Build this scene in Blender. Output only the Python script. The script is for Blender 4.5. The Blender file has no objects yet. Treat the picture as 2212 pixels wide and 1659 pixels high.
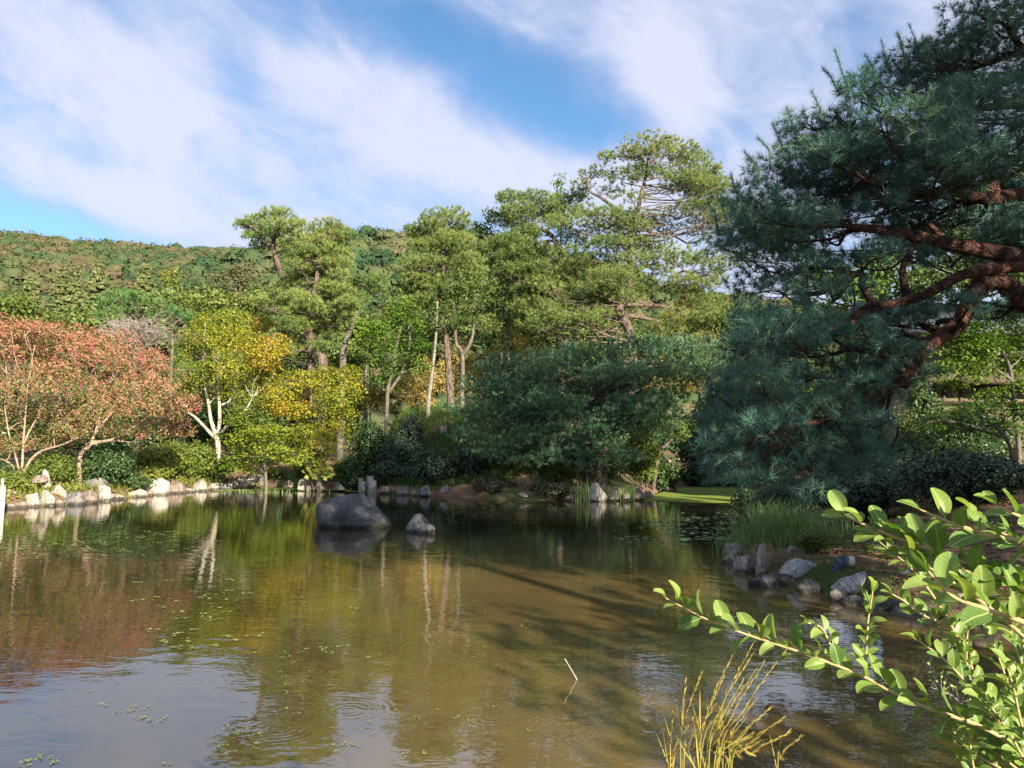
import bpy, math, numpy as np
from mathutils import Vector, Matrix

# ------------------------------------------------------------------ camera, sky, sun, exposure
SC = bpy.context.scene
COL = SC.collection
FPX, CXP, CYP = 1664.0, 1106.0, 829.5          # focal length and centre in measuring units (photo measured 2212 wide)
CAM_Z = 2.0
PITCH, ROLL = math.radians(4.8), math.radians(0.9)
f_ = np.array([0, math.cos(PITCH), math.sin(PITCH)])
u0 = np.array([0, -math.sin(PITCH), math.cos(PITCH)])
r0_ = np.array([1.0, 0, 0])
r_ = math.cos(ROLL) * r0_ + math.sin(ROLL) * u0
u_ = -math.sin(ROLL) * r0_ + math.cos(ROLL) * u0
cam = bpy.data.cameras.new("camera")
cam.sensor_width = 36.0
cam.lens = FPX / 2212 * 36.0
cam.clip_start, cam.clip_end = 0.05, 5000
cam_ob = bpy.data.objects.new("camera", cam)
COL.objects.link(cam_ob)
cam_ob.matrix_world = Matrix(((r_[0], u_[0], -f_[0], 0), (r_[1], u_[1], -f_[1], 0), (r_[2], u_[2], -f_[2], CAM_Z), (0, 0, 0, 1)))
SC.camera = cam_ob

SUN_EL, SUN_AZ = math.radians(22), math.radians(150)     # azimuth clockwise from the viewing direction (+Y)
sun_dir = np.array([math.sin(SUN_AZ) * math.cos(SUN_EL), math.cos(SUN_AZ) * math.cos(SUN_EL), math.sin(SUN_EL)])
sl = bpy.data.lights.new("sun", 'SUN')
sl.energy = 5.0
sl.angle = math.radians(0.5)
sl.color = (1.0, 0.87, 0.68)
so = bpy.data.objects.new("sun", sl)
COL.objects.link(so)
so.rotation_euler = Vector(sun_dir).to_track_quat('Z', 'Y').to_euler()

SC.view_settings.view_transform = 'Standard'
SC.view_settings.look = 'None'
SC.view_settings.gamma = 1.0
SC.view_settings.use_curve_mapping = False
SC.view_settings.exposure = 1.68
SC.render.engine = 'CYCLES'
SC.cycles.max_bounces = 6
SC.cycles.diffuse_bounces = 3
SC.cycles.glossy_bounces = 3
SC.cycles.transmission_bounces = 4
SC.cycles.sample_clamp_indirect = 6.0


def pray(px, py):
    px = np.asarray(px, float); py = np.asarray(py, float)
    xc = (px - CXP) / FPX; yc = (CYP - py) / FPX
    return f_ + xc[..., None] * r_ + yc[..., None] * u_


def P(px, py, Y):
    """the point at distance Y in front of the lens that is seen at px, py"""
    d = pray(px, py)
    t = np.asarray(Y, float) / d[..., 1]
    return d * t[..., None] + np.array([0, 0, CAM_Z])


def PW(px, py, z=0.0):
    d = pray(px, py)
    t = (z - CAM_Z) / d[..., 2]
    return d * t[..., None] + np.array([0, 0, CAM_Z])


def nrm3(v):
    return np.asarray(v) / np.linalg.norm(v)


def nd(px, py):
    d = pray(px, py)
    return d / np.linalg.norm(d)


class NT:
    """small node-tree helper"""
    def __init__(self, nt):
        self.nt = nt; self.n = nt.nodes; self.l = nt.links
    def new(self, t, **kw):
        n = self.n.new(t)
        for k, v in kw.items(): setattr(n, k, v)
        return n
    def link(self, a, b): self.l.new(a, b)
    def val(self, sock, v):
        if hasattr(v, 'is_output') or isinstance(v, bpy.types.NodeSocket): self.l.new(v, sock)
        else: sock.default_value = v
    def math(self, op, a, b=None, c=None, clamp=False):
        n = self.n.new('ShaderNodeMath'); n.operation = op; n.use_clamp = clamp
        self.val(n.inputs[0], a)
        if b is not None: self.val(n.inputs[1], b)
        if c is not None: self.val(n.inputs[2], c)
        return n.outputs[0]
    def vmath(self, op, a, b=None, out=0):
        n = self.n.new('ShaderNodeVectorMath'); n.operation = op
        self.val(n.inputs[0], a)
        if b is not None: self.val(n.inputs[1], b)
        return n.outputs[out]
    def noise(self, vec, scale, detail=4, rough=.55, dist=0.0, w=None):
        n = self.n.new('ShaderNodeTexNoise')
        if vec is not None: self.link(vec, n.inputs['Vector'])
        n.inputs['Scale'].default_value = scale; n.inputs['Detail'].default_value = detail
        n.inputs['Roughness'].default_value = rough; n.inputs['Distortion'].default_value = dist
        return n.outputs['Fac']
    def ramp(self, fac, stops, interp='LINEAR'):
        n = self.n.new('ShaderNodeValToRGB'); cr = n.color_ramp; cr.interpolation = interp
        while len(cr.elements) < len(stops): cr.elements.new(0.5)
        for e, (p, c) in zip(cr.elements, stops):
            e.position = p; e.color = (*c, 1) if len(c) == 3 else c
        self.val(n.inputs[0], fac)
        return n.outputs[0]
    def mix(self, fac, a, b, mode='MIX'):
        n = self.n.new('ShaderNodeMix'); n.data_type = 'RGBA'; n.blend_type = mode
        self.val(n.inputs[0], fac)
        for s, v in ((n.inputs[6], a), (n.inputs[7], b)):
            if isinstance(v, tuple) and len(v) == 3: v = (*v, 1)
            self.val(s, v)
        return n.outputs[2]
    def mapr(self, v, a, b, c=0., d=1., smooth=True):
        n = self.n.new('ShaderNodeMapRange'); n.interpolation_type = 'SMOOTHSTEP' if smooth else 'LINEAR'
        self.val(n.inputs[0], v)
        for i, x in enumerate((a, b, c, d)): n.inputs[1 + i].default_value = x
        return n.outputs[0]


world = bpy.data.worlds.new("World")
SC.world = world
world.use_nodes = True
W = NT(world.node_tree)
W.n.clear()
out = W.new('ShaderNodeOutputWorld'); bg = W.new('ShaderNodeBackground')
W.link(bg.outputs[0], out.inputs[0])
bg.inputs[1].default_value = 0.062
sky = W.new('ShaderNodeTexSky', sky_type='NISHITA')
sky.sun_disc = False
sky.sun_elevation = SUN_EL
sky.sun_rotation = SUN_AZ
sky.altitude = 60; sky.air_density = 1.0; sky.dust_density = 0.4; sky.ozone_density = 2.0
tc = W.new('ShaderNodeTexCoord')
dirv = W.vmath('NORMALIZE', tc.outputs['Generated'])
sx = W.new('ShaderNodeSeparateXYZ'); W.link(dirv, sx.inputs[0])
e1 = nrm3(.83 * r_ - .50 * u_ + .1 * f_); e3 = nrm3(np.cross(e1, u_)); e2 = np.cross(e3, e1)
cb = W.new('ShaderNodeCombineXYZ')
for k, (e, k_) in enumerate(((e1, 1.5), (e2, 2.5), (e3, 1.6))):
    W.link(W.math('MULTIPLY', W.vmath('DOT_PRODUCT', dirv, tuple(e), out=1), k_), cb.inputs[k])
n1 = W.noise(cb.outputs[0], 1.7, 7, .55, .5)
n2 = W.noise(cb.outputs[0], 6.0, 8, .62, .5)
cov = W.math('ADD', W.math('MULTIPLY', W.math('SUBTRACT', n1, .5), 1.7), W.math('MULTIPLY', W.math('SUBTRACT', n2, .5), 1.35))
cov = W.math('ADD', cov, .88)
BANKS = [  # long soft cloud banks (+) and clearings (-): end, end, half width, weight
    ((780, 10), (1000, 100), 62, -.75), ((1010, 110), (1230, 270), 85, -1.15), ((1220, 285), (1400, 275), 50, -.7),
    ((450, 100), (580, 250), 45, -.35), ((-60, 455), (330, 520), 34, -.5), ((120, 320), (330, 370), 34, -.30),
    ((1230, 90), (1350, 230), 65, -.30), ((1540, 330), (1600, 260), 50, -.2),
    ((120, 90), (400, 240), 110, .30), ((600, 120), (900, 190), 75, .50), ((800, 270), (1250, 400), 90, .40),
    ((1410, 40), (1470, 280), 62, .55), ((-40, 330), (450, 480), 55, .40)]
for p1, p2, hw, w in BANKS:
    a, b = nd(*p1), nd(*p2)
    c = (a + b); c /= np.linalg.norm(c)
    ax = (b - a); L = np.linalg.norm(ax) / 2; ax /= np.linalg.norm(ax)
    ax = ax - c * ax.dot(c); ax /= np.linalg.norm(ax)
    bx = np.cross(c, ax)
    hwr = hw / FPX
    L = L + hwr * .4
    terms = []
    for vec, sc_, off in ((ax, L, 0), (bx, hwr, 0), (c, .5, 1)):
        d = W.vmath('DOT_PRODUCT', dirv, tuple(vec), out=1)
        d = W.math('MULTIPLY', W.math('SUBTRACT', d, off), 1 / sc_)
        terms.append(W.math('MULTIPLY', d, d))
    q = W.math('ADD', W.math('ADD', terms[0], terms[1]), terms[2])
    g = W.math('MULTIPLY', W.math('EXPONENT', W.math('MULTIPLY', q, -1)), w)
    cov = W.math('ADD', cov, g)
alpha = W.mapr(cov, -.05, 1.3)
alpha = W.math('MULTIPLY', alpha, 0.93)
ccol = W.ramp(W.mapr(cov, .35, 1.25), [(0, (2.5, 3.0, 4.6)), (1, (4.0, 4.2, 5.1))])
skyc = W.mix(1.0, sky.outputs[0], (.70, .95, 1.08), 'MULTIPLY')
W.link(W.mix(alpha, skyc, ccol), bg.inputs[0])

# ------------------------------------------------------------------ helpers
RNG = np.random.default_rng(11)
UP = np.array([0, 0, 1.0])


def nrm(v):
    return v / np.maximum(np.linalg.norm(v, axis=-1, keepdims=True), 1e-9)


def rdir(n):
    return nrm(RNG.normal(size=(n, 3)))


class MB:
    """collects triangles; build() links them as one mesh object"""
    def __init__(self): self.V = []; self.F = []; self.T = []; self.n = 0
    def add(self, v, f, t=0.5):
        v = np.asarray(v, float).reshape(-1, 3)
        self.V.append(v); self.F.append(np.asarray(f, np.int64).reshape(-1, 3) + self.n)
        self.T.append(np.broadcast_to(np.asarray(t, float), (len(v),)).copy())
        self.n += len(v)
    def mesh(self, name, m, smooth=False, org=(0, 0, 0)):
        V = np.concatenate(self.V) - np.asarray(org); F = np.concatenate(self.F); T = np.concatenate(self.T)
        me = bpy.data.meshes.new(name)
        me.vertices.add(len(V)); me.vertices.foreach_set('co', V.astype(np.float32).ravel())
        me.loops.add(F.size); me.loops.foreach_set('vertex_index', F.astype(np.int32).ravel())
        me.polygons.add(len(F))
        me.polygons.foreach_set('loop_start', np.arange(0, F.size, 3, dtype=np.int32))
        me.polygons.foreach_set('loop_total', np.full(len(F), 3, np.int32))
        if smooth: me.polygons.foreach_set('use_smooth', np.ones(len(F), bool))
        at = me.attributes.new('tint', 'FLOAT', 'POINT'); at.data.foreach_set('value', T.astype(np.float32))
        me.update(calc_edges=True)
        me.materials.append(m)
        return me
    def build(self, name, m, parent=None, smooth=False, kind=None, org=None):
        if org is None: org = parent_org(parent)
        o = bpy.data.objects.new(name, self.mesh(name, m, smooth, org))
        COL.objects.link(o)
        if parent is not None: o.parent = parent
        else: o.location = org
        if kind: o['kind'] = kind
        return o


def parent_org(p):
    o = np.zeros(3)
    while p is not None:
        o += np.array(p.location); p = p.parent
    return o


def thing(name, label, cat, loc, group=None):
    o = bpy.data.objects.new(name, None); COL.objects.link(o)
    o.location = tuple(loc); o.empty_display_size = .3
    return tag(o, label, cat, group)


def tag(o, label, cat, group=None):
    o['label'] = label; o['category'] = cat
    if group: o['group'] = group
    return o


def smoothstep(a, b, x):
    t = np.clip((x - a) / (b - a), 0, 1)
    return t * t * (3 - 2 * t)


def catmull(pts, n):
    p = np.asarray(pts, float)
    if len(p) == 2: p = np.array([p[0], (p[0] + p[1]) / 2, p[1]])
    q = np.vstack([2 * p[0] - p[1], p, 2 * p[-1] - p[-2]])
    t = np.linspace(0, len(p) - 1 - 1e-6, n); i = t.astype(int); t = (t - i)[:, None]
    a, b, c, d = q[i], q[i + 1], q[i + 2], q[i + 3]
    return .5 * (2 * b + (c - a) * t + (2 * a - 5 * b + 4 * c - d) * t ** 2 + (3 * b - a - 3 * c + d) * t ** 3)


def tube(mb, pts, rad, sides=6, tint=.5, wob=0.0):
    p = np.asarray(pts, float); n = len(p)
    rad = np.broadcast_to(np.asarray(rad, float), (n,)).copy()
    if wob: rad *= 1 + RNG.normal(size=n) * wob
    tg = nrm(np.gradient(p, axis=0))
    ref = np.array([0.31, 0.95, 0.05]) if abs(tg[:, 2]).mean() > .5 else np.array([.05, .1, 1.0])
    a = nrm(np.cross(tg, ref)); b = np.cross(tg, a)
    th = np.arange(sides) * 2 * math.pi / sides
    ring = (a[:, None] * np.cos(th)[None, :, None] + b[:, None] * np.sin(th)[None, :, None]) * rad[:, None, None] + p[:, None]
    v = np.vstack([ring.reshape(-1, 3), p[-1:] + tg[-1:] * rad[-1]])
    i = np.arange(n - 1)[:, None] * sides; j = np.arange(sides)[None]; k = (j + 1) % sides
    A, B, C, D = i + j, i + k, i + sides + k, i + sides + j
    f = np.concatenate([np.stack([A, B, C], -1).reshape(-1, 3), np.stack([A, C, D], -1).reshape(-1, 3)])
    e = (n - 1) * sides
    cap = np.stack([e + np.arange(sides), e + (np.arange(sides) + 1) % sides, np.full(sides, n * sides)], -1)
    mb.add(v, np.concatenate([f, cap]), tint)


def basis(n_):
    h = np.where(np.abs(n_[:, 2:3]) < .9, np.array([[0, 0, 1.0]]), np.array([[1.0, 0, 0]]))
    a = nrm(np.cross(n_, h)); return a, np.cross(n_, a)


def needles(mb, c, d, k, L, w, spread, tint, droop=0.0):
    """tufts of k needles at the points c that fan out round the directions d"""
    n = len(c)
    dd = np.repeat(d, k, 0) + RNG.normal(size=(n * k, 3)) * spread
    dd = nrm(dd); dd[:, 2] -= droop; dd = nrm(dd)
    cc = np.repeat(c, k, 0); LL = L * RNG.uniform(.7, 1.15, (n * k, 1))
    side = nrm(np.cross(dd, RNG.normal(size=(n * k, 3)))) * w * .5
    st = cc + dd * LL * .04
    v = np.stack([st - side, st + side, cc + dd * LL], 1).reshape(-1, 3)
    t = np.repeat(np.repeat(tint, k) + RNG.normal(size=n * k) * .05, 3)
    mb.add(v, np.arange(n * k * 3), t)


def leaves(mb, c, n_, L, w, tint, fold=.12, along=None):
    n = len(c)
    a, b = basis(n_)
    if along is None:
        th = RNG.uniform(0, 2 * math.pi, (n, 1)); a, b = a * np.cos(th) + b * np.sin(th), b * np.cos(th) - a * np.sin(th)
    else:
        a = nrm(along - n_ * (along * n_).sum(1, keepdims=True)); b = np.cross(n_, a)
    s = RNG.uniform(.7, 1.25, (n, 1)) * L * .5
    wv = s * (w / L)
    v = np.stack([c - a * s, c + b * wv - n_ * s * fold - a * s * .15, c + a * s, c - b * wv - n_ * s * fold - a * s * .15], 1).reshape(-1, 3)
    i = np.arange(n)[:, None] * 4
    f = np.concatenate([i + np.array([[0, 1, 2]]), i + np.array([[0, 2, 3]])])
    mb.add(v, f, np.repeat(tint, 4))


def in_ellipsoid(n, c, r, p=.45):
    q = rdir(n) * RNG.uniform(.0, 1, (n, 1)) ** p
    return c + q * r, nrm(q / r)


# ------------------------------------------------------------------ materials
def mat(name):
    m = bpy.data.materials.new(name); m.use_nodes = True
    t = NT(m.node_tree); b = t.n.get('Principled BSDF')
    return m, t, b


def leaf_mat(name, cols, transl=.35, rough=.55, spec=.25, warm=(1.25, 1.15, .5)):
    m, t, b = mat(name)
    at = t.new('ShaderNodeAttribute', attribute_name='tint')
    col = t.ramp(at.outputs['Fac'], [(i / (len(cols) - 1), c) for i, c in enumerate(cols)])
    t.link(col, b.inputs['Base Color'])
    b.inputs['Roughness'].default_value = rough; b.inputs['Specular IOR Level'].default_value = spec
    tr = t.new('ShaderNodeBsdfTranslucent')
    t.link(t.mix(1.0, col, warm, 'MULTIPLY'), tr.inputs[0])
    mx = t.new('ShaderNodeMixShader'); mx.inputs[0].default_value = transl
    t.link(b.outputs[0], mx.inputs[1]); t.link(tr.outputs[0], mx.inputs[2])
    t.link(mx.outputs[0], t.n['Material Output'].inputs[0])
    return m


def rough_mat(name, c1, c2, scale, c3=None, s3=9., th=.62, bump=.3, bscale=None, rough=.85, stretch=(1, 1, 1), coord='Object'):
    m, t, b = mat(name)
    tcn = t.new('ShaderNodeTexCoord')
    mpn = t.new('ShaderNodeMapping'); t.link(tcn.outputs[coord], mpn.inputs[0]); mpn.inputs['Scale'].default_value = stretch
    v = mpn.outputs[0]
    col = t.mix(t.mapr(t.noise(v, scale, 6, .62), .32, .68), c1, c2)
    if c3 is not None:
        col = t.mix(t.mapr(t.noise(v, s3, 5, .65, .4), th, th + .07), col, c3)
    if 'rock' in name:                                            # dark wet and mossy band above the water line, lichen, cracks
        geo = t.new('ShaderNodeNewGeometry'); sp = t.new('ShaderNodeSeparateXYZ'); t.link(geo.outputs['Position'], sp.inputs[0])
        wet = t.mapr(t.math('ADD', sp.outputs[2], t.math('MULTIPLY', t.noise(v, 5, 4, .6), -.12)), -.02, .06, .30, 1.0)
        vn = t.math('ABSOLUTE', t.math('SUBTRACT', t.noise(v, 1.3, 5, .6, .8), .5))
        vein = t.math('MULTIPLY', t.mapr(vn, .006, .0), t.mapr(t.noise(v, .9, 2, .5), .5, .6))
        dk = t.mapr(t.math('ABSOLUTE', t.math('SUBTRACT', t.noise(v, 2.1, 6, .65, 1.2), .47)), .0, .03, .4, 1.0)
        col = t.mix(1.0, col, t.mix(dk, (0, 0, 0), (1, 1, 1)), 'MULTIPLY')
        col = t.mix(t.math('MULTIPLY', vein, .7), col, (.5, .49, .47))
        moss = t.mix(t.mapr(t.noise(v, 1.7, 5, .7), .56, .68), col, (.055, .065, .025))
        col = t.mix(1.0, moss, t.mix(wet, (0, 0, 0), (1, 1, 1)), 'MULTIPLY')
    plates = None
    if 'pine_bark' in name:                                       # scaly plates with dark seams
        vor = t.new('ShaderNodeTexVoronoi'); vor.feature = 'DISTANCE_TO_EDGE'; vor.inputs['Scale'].default_value = 8.0 if 'red' in name else 6.0
        sw = t.new('ShaderNodeMix'); sw.data_type = 'VECTOR'; sw.inputs[0].default_value = .12
        nz = t.new('ShaderNodeTexNoise'); nz.inputs['Scale'].default_value = 6; t.link(v, nz.inputs['Vector'])
        t.link(v, sw.inputs[4]); t.link(nz.outputs['Color'], sw.inputs[5]); t.link(sw.outputs[1], vor.inputs['Vector'])
        plates = t.mapr(vor.outputs['Distance'], .0, .10)
        col = t.mix(plates, t.mix(.65, col, (.02, .014, .012)), col)
    t.link(col, b.inputs['Base Color'])
    b.inputs['Roughness'].default_value = rough; b.inputs['Specular IOR Level'].default_value = .25
    bp = t.new('ShaderNodeBump'); bp.inputs['Strength'].default_value = bump; bp.inputs['Distance'].default_value = .1
    hgt = t.noise(v, bscale or scale * 3, 6, .65)
    if plates is not None: hgt = t.math('ADD', hgt, t.math('MULTIPLY', plates, .6))
    t.link(hgt, bp.inputs['Height']); t.link(bp.outputs[0], b.inputs['Normal'])
    return m


M = {}
M['pine_lit'] = leaf_mat('pine_needles', [(.06, .125, .038), (.12, .19, .052), (.19, .24, .064), (.24, .215, .078)], .22, .5, .3)
M['pine_near'] = leaf_mat('red_pine_needles', [(.036, .095, .080), (.060, .150, .118), (.095, .20, .135), (.17, .23, .09)], .2, .42, .4, (1.1, 1.2, .6))
M['pine_blue'] = leaf_mat('dark_pine_needles', [(.045, .11, .072), (.08, .17, .095), (.12, .22, .10), (.19, .24, .08)], .2, .45, .35, (1.1, 1.2, .6))
M['pine_green'] = leaf_mat('young_pine_needles', [(.035, .095, .03), (.07, .16, .045), (.105, .21, .055), (.17, .16, .055)], .22, .5, .3)
M['myrtle'] = leaf_mat('crape_myrtle_leaves', [(.09, .13, .035), (.17, .18, .055), (.26, .185, .085), (.33, .155, .10), (.38, .14, .12), (.52, .07, .19)], .3)
M['maple_yg'] = leaf_mat('maple_leaves_turning', [(.06, .13, .015), (.14, .20, .02), (.26, .29, .03), (.38, .31, .035), (.47, .22, .03), (.42, .09, .03)], .42)
M['maple_green'] = leaf_mat('maple_leaves_green', [(.04, .10, .016), (.08, .17, .024), (.15, .24, .03), (.26, .28, .04)], .42)
M['yellow'] = leaf_mat('yellow_undergrowth_leaves', [(.10, .13, .03), (.24, .22, .05), (.38, .29, .07), (.45, .32, .12), (.40, .20, .08)], .42)
M['broad'] = leaf_mat('broadleaf_leaves', [(.04, .075, .026), (.075, .13, .035), (.13, .18, .04), (.21, .22, .05)], .3)
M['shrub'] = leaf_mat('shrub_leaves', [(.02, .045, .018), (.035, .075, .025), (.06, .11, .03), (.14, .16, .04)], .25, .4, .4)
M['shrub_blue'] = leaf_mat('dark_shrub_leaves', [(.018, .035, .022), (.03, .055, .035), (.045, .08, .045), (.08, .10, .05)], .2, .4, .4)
M['shrub_yg'] = leaf_mat('yellow_green_shrub_leaves', [(.06, .10, .02), (.11, .16, .03), (.18, .21, .04), (.26, .24, .05)], .35)
M['shrub_red'] = leaf_mat('reddish_shrub_leaves', [(.05, .05, .035), (.08, .055, .045), (.07, .09, .04), (.12, .08, .06)], .25)
M['cedar'] = leaf_mat('cedar_sprays', [(.07, .10, .035), (.13, .15, .05), (.19, .19, .07), (.23, .20, .09)], .2)
M['bare'] = leaf_mat('bare_twigs', [(.20, .17, .16), (.28, .24, .23), (.34, .30, .29)], .0, .8, .1)
M['hill'] = leaf_mat('hill_wood_leaves', [(.030, .064, .032), (.044, .078, .034), (.060, .088, .037), (.084, .092, .042), (.108, .092, .052)], .12, .8, .05)
M['grass'] = leaf_mat('grass_blades', [(.04, .075, .02), (.06, .12, .03), (.10, .16, .04), (.20, .20, .06)], .35)
M['reed'] = leaf_mat('reed_blades', [(.09, .17, .065), (.14, .25, .095), (.20, .31, .12), (.30, .30, .12)], .35)
M['dry'] = leaf_mat('dry_grass_stalks', [(.24, .26, .05), (.40, .34, .08), (.50, .38, .14), (.40, .22, .11)], .3)
M['privet'] = leaf_mat('privet_leaves', [(.055, .13, .03), (.10, .20, .042), (.16, .27, .055), (.25, .34, .09)], .42, .42, .35, (1.3, 1.25, .45))
pt = NT(M['privet'].node_tree); pbs = pt.n['Principled BSDF']                  # pale midrib, faint side veins, a few brown spots
ptc = pt.new('ShaderNodeTexCoord'); psx = pt.new('ShaderNodeSeparateXYZ'); pt.link(ptc.outputs['Object'], psx.inputs[0])
ay = pt.math('ABSOLUTE', psx.outputs[1])
rib = pt.mapr(ay, .030, .008)
sv = pt.mapr(pt.math('SINE', pt.math('MULTIPLY', pt.math('SUBTRACT', psx.outputs[0], pt.math('MULTIPLY', ay, .8)), 48)), .75, 1.0, 0, .35)
oi = pt.new('ShaderNodeObjectInfo')
old = pbs.inputs['Base Color'].links[0].from_socket
hv = pt.mix(pt.mapr(oi.outputs['Random'], .0, 1.0, .0, .55, False), old, (.20, .27, .05))
veined = pt.mix(pt.math('MAXIMUM', rib, sv), hv, (.34, .42, .16))
spot = pt.mapr(pt.noise(ptc.outputs['Object'], 6, 3, .6), .70, .74)
pt.link(pt.mix(spot, veined, (.20, .13, .05)), pbs.inputs['Base Color'])
M['weed'] = leaf_mat('floating_weed', [(.13, .18, .05), (.20, .25, .06), (.28, .31, .09)], .1, .6, .2)
M['mat'] = leaf_mat('duckweed', [(.10, .15, .03), (.16, .21, .04), (.22, .26, .06)], .0, .8, .1)
M['lily'] = leaf_mat('lily_pads', [(.06, .13, .06), (.10, .18, .09), (.15, .22, .12)], .1, .35, .4)
M['pine_bark'] = rough_mat('pine_bark', (.085, .065, .052), (.20, .155, .125), 5, (.05, .04, .035), 9, .6, .8, 14, .9, (1, 1, .35))
M['red_bark'] = rough_mat('red_pine_bark', (.075, .032, .022), (.19, .085, .055), 3.5, (.035, .022, .02), 7, .5, 1.0, 22, .9, (1, 1, 1))
M['grey_bark'] = rough_mat('grey_bark', (.075, .066, .056), (.16, .145, .12), 4, (.07, .06, .05), 6, .6, .5, 12)
M['pale_bark'] = rough_mat('pale_bark', (.24, .22, .17), (.46, .42, .34), 5, (.12, .11, .08), 4, .58, .5, 14)
M['ash_bark'] = rough_mat('ash_bark', (.13, .12, .105), (.27, .255, .225), 5, (.07, .065, .055), 5, .58, .5, 14)
M['myrtle_bark'] = rough_mat('myrtle_bark', (.22, .15, .11), (.38, .28, .21), 5, (.16, .11, .08), 6, .62, .4, 14)
M['twig'] = rough_mat('privet_twig', (.30, .22, .10), (.46, .36, .18), 60, bump=.2)
M['rock_pale'] = rough_mat('pale_rock', (.24, .21, .175), (.46, .42, .355), 2.2, (.13, .12, .105), 5, .55, .7, 9)
M['rock_grey'] = rough_mat('grey_rock', (.11, .105, .105), (.24, .225, .215), 2.5, (.40, .39, .37), 7, .63, .7, 9)
M['rock_brown'] = rough_mat('brown_rock', (.15, .115, .095), (.30, .245, .205), 2.5, (.40, .37, .33), 7, .64, .7, 9)
M['rock_dark'] = rough_mat('dark_rock', (.05, .052, .058), (.125, .122, .125), 2.6, (.36, .36, .37), 5, .66, .9, 7)
M['rock_blue'] = rough_mat('blue_rock', (.05, .065, .10), (.10, .12, .17), 3.0, (.30, .32, .36), 10, .70, .6, 11)
M['concrete'] = rough_mat('concrete_log', (.20, .20, .195), (.30, .295, .285), 6, (.11, .11, .11), 9, .66, .4, 30, .9, (1, 1, .3))
M['white_post'] = rough_mat('white_post', (.50, .47, .40), (.68, .65, .58), 9, (.25, .23, .18), 7, .6, .4, stretch=(1, 1, .25))
M['plaster'] = rough_mat('plaster', (.20, .165, .115), (.26, .215, .155), 1.2, bump=.1)
M['timber'] = rough_mat('timber', (.05, .035, .028), (.09, .065, .05), 6, bump=.2, stretch=(1, 1, .2))
M['thatch'] = rough_mat('roof_bark', (.09, .065, .05), (.17, .125, .10), 5, bump=.5)
M['tile'] = rough_mat('roof_tile', (.10, .11, .13), (.19, .20, .23), 5, bump=.3, rough=.5)

# ------------------------------------------------------------------ ground and pond
left_shore = [(-330, 1150), (-160, 1122), (0, 1101), (80, 1094), (170, 1090), (240, 1080), (300, 1073), (370, 1066), (460, 1059), (540, 1055), (600, 1053), (650, 1053)]
mid_shore = [(700, 1055), (750, 1056), (800, 1062), (850, 1066), (900, 1068), (960, 1071), (1030, 1077), (1100, 1080), (1160, 1081), (1230, 1080), (1290, 1077), (1350, 1074), (1400, 1069), (1445, 1058)]
right_shore = [(1450, 1053), (1530, 1051), (1600, 1052), (1640, 1060), (1630, 1085), (1640, 1110), (1630, 1150), (1595, 1180), (1572, 1205), (1600, 1232), (1650, 1252), (1720, 1268), (1780, 1288), (1850, 1310), (1930, 1322), (2020, 1334), (2120, 1352), (2212, 1372), (2420, 1420)]
shore = [PW(*p)[:2] for p in left_shore + mid_shore + right_shore]
near_edge = [(5.6, 4.6), (4.2, 3.2), (2.6, 3.2), (.9, 2.9), (0, 2.4), (-4, 1.7), (-9, 2.2), (-15, 6), (-20, 12)]
POLY = np.array([tuple(s) for s in shore] + near_edge)


def shore_dist(x, y):
    """signed distance to the pond outline, positive on land"""
    x = np.asarray(x, float); y = np.asarray(y, float)
    sh = x.shape; x = x.ravel(); y = y.ravel()
    A = POLY; B = np.roll(POLY, -1, 0)
    best = np.full(x.shape, 1e9); ins = np.zeros(x.shape, bool)
    for (ax, ay), (bx, by) in zip(A, B):
        dx, dy = bx - ax, by - ay
        t = np.clip(((x - ax) * dx + (y - ay) * dy) / (dx * dx + dy * dy + 1e-12), 0, 1)
        best = np.minimum(best, (x - ax - t * dx) ** 2 + (y - ay - t * dy) ** 2)
        c = ((ay > y) != (by > y)) & (x < (bx - ax) * (y - ay) / (by - ay + 1e-12) + ax)
        ins ^= c
    d = np.sqrt(best)
    return np.where(ins, -d, d).reshape(sh)


def ground_z(x, y, sd=None):
    x = np.asarray(x, float); y = np.asarray(y, float)
    if sd is None: sd = shore_dist(x, y)
    z = -.06 + .40 * smoothstep(0, .55, sd) - .7 * smoothstep(0, 1.2, -sd)
    wl = 1 - smoothstep(-10, -6.5, x)
    wc = smoothstep(-8.5, -6.0, x) * (1 - smoothstep(8, 12, x)) * smoothstep(24, 30, y)
    wr = smoothstep(3, 6, x) * (1 - smoothstep(24, 32, y)) * smoothstep(3, 7, y)
    z = z + wl * .9 * smoothstep(.5, 7, sd) * smoothstep(8, 16, y)
    z = z + wc * 3.7 * smoothstep(.4, 9, sd)
    z = z + wr * 1.1 * smoothstep(.8, 7, sd)
    z = z + 1.6 * smoothstep(8, 30, sd) * smoothstep(20, 45, y) * (1 - wc)
    z = z + .06 * np.sin(x * 1.7 + np.sin(y * 1.3)) * np.cos(y * 1.9 + x * .3) * smoothstep(.3, 1.5, sd)
    z = np.where((y < 4.5) & (sd > 0), np.minimum(z, .45), z)
    return z


def gz(x, y):
    return float(ground_z(np.array([x]), np.array([y]))[0])


def axis_coords(lo, hi, step, far):
    core = np.arange(lo, hi, step)
    a = lo - np.cumsum(step * 1.18 ** np.arange(1, 40)); a = a[a > -far][::-1]
    b = hi + np.cumsum(step * 1.18 ** np.arange(0, 40)); b = b[b < far]
    return np.concatenate([[-far], a, core, b, [far]])


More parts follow.
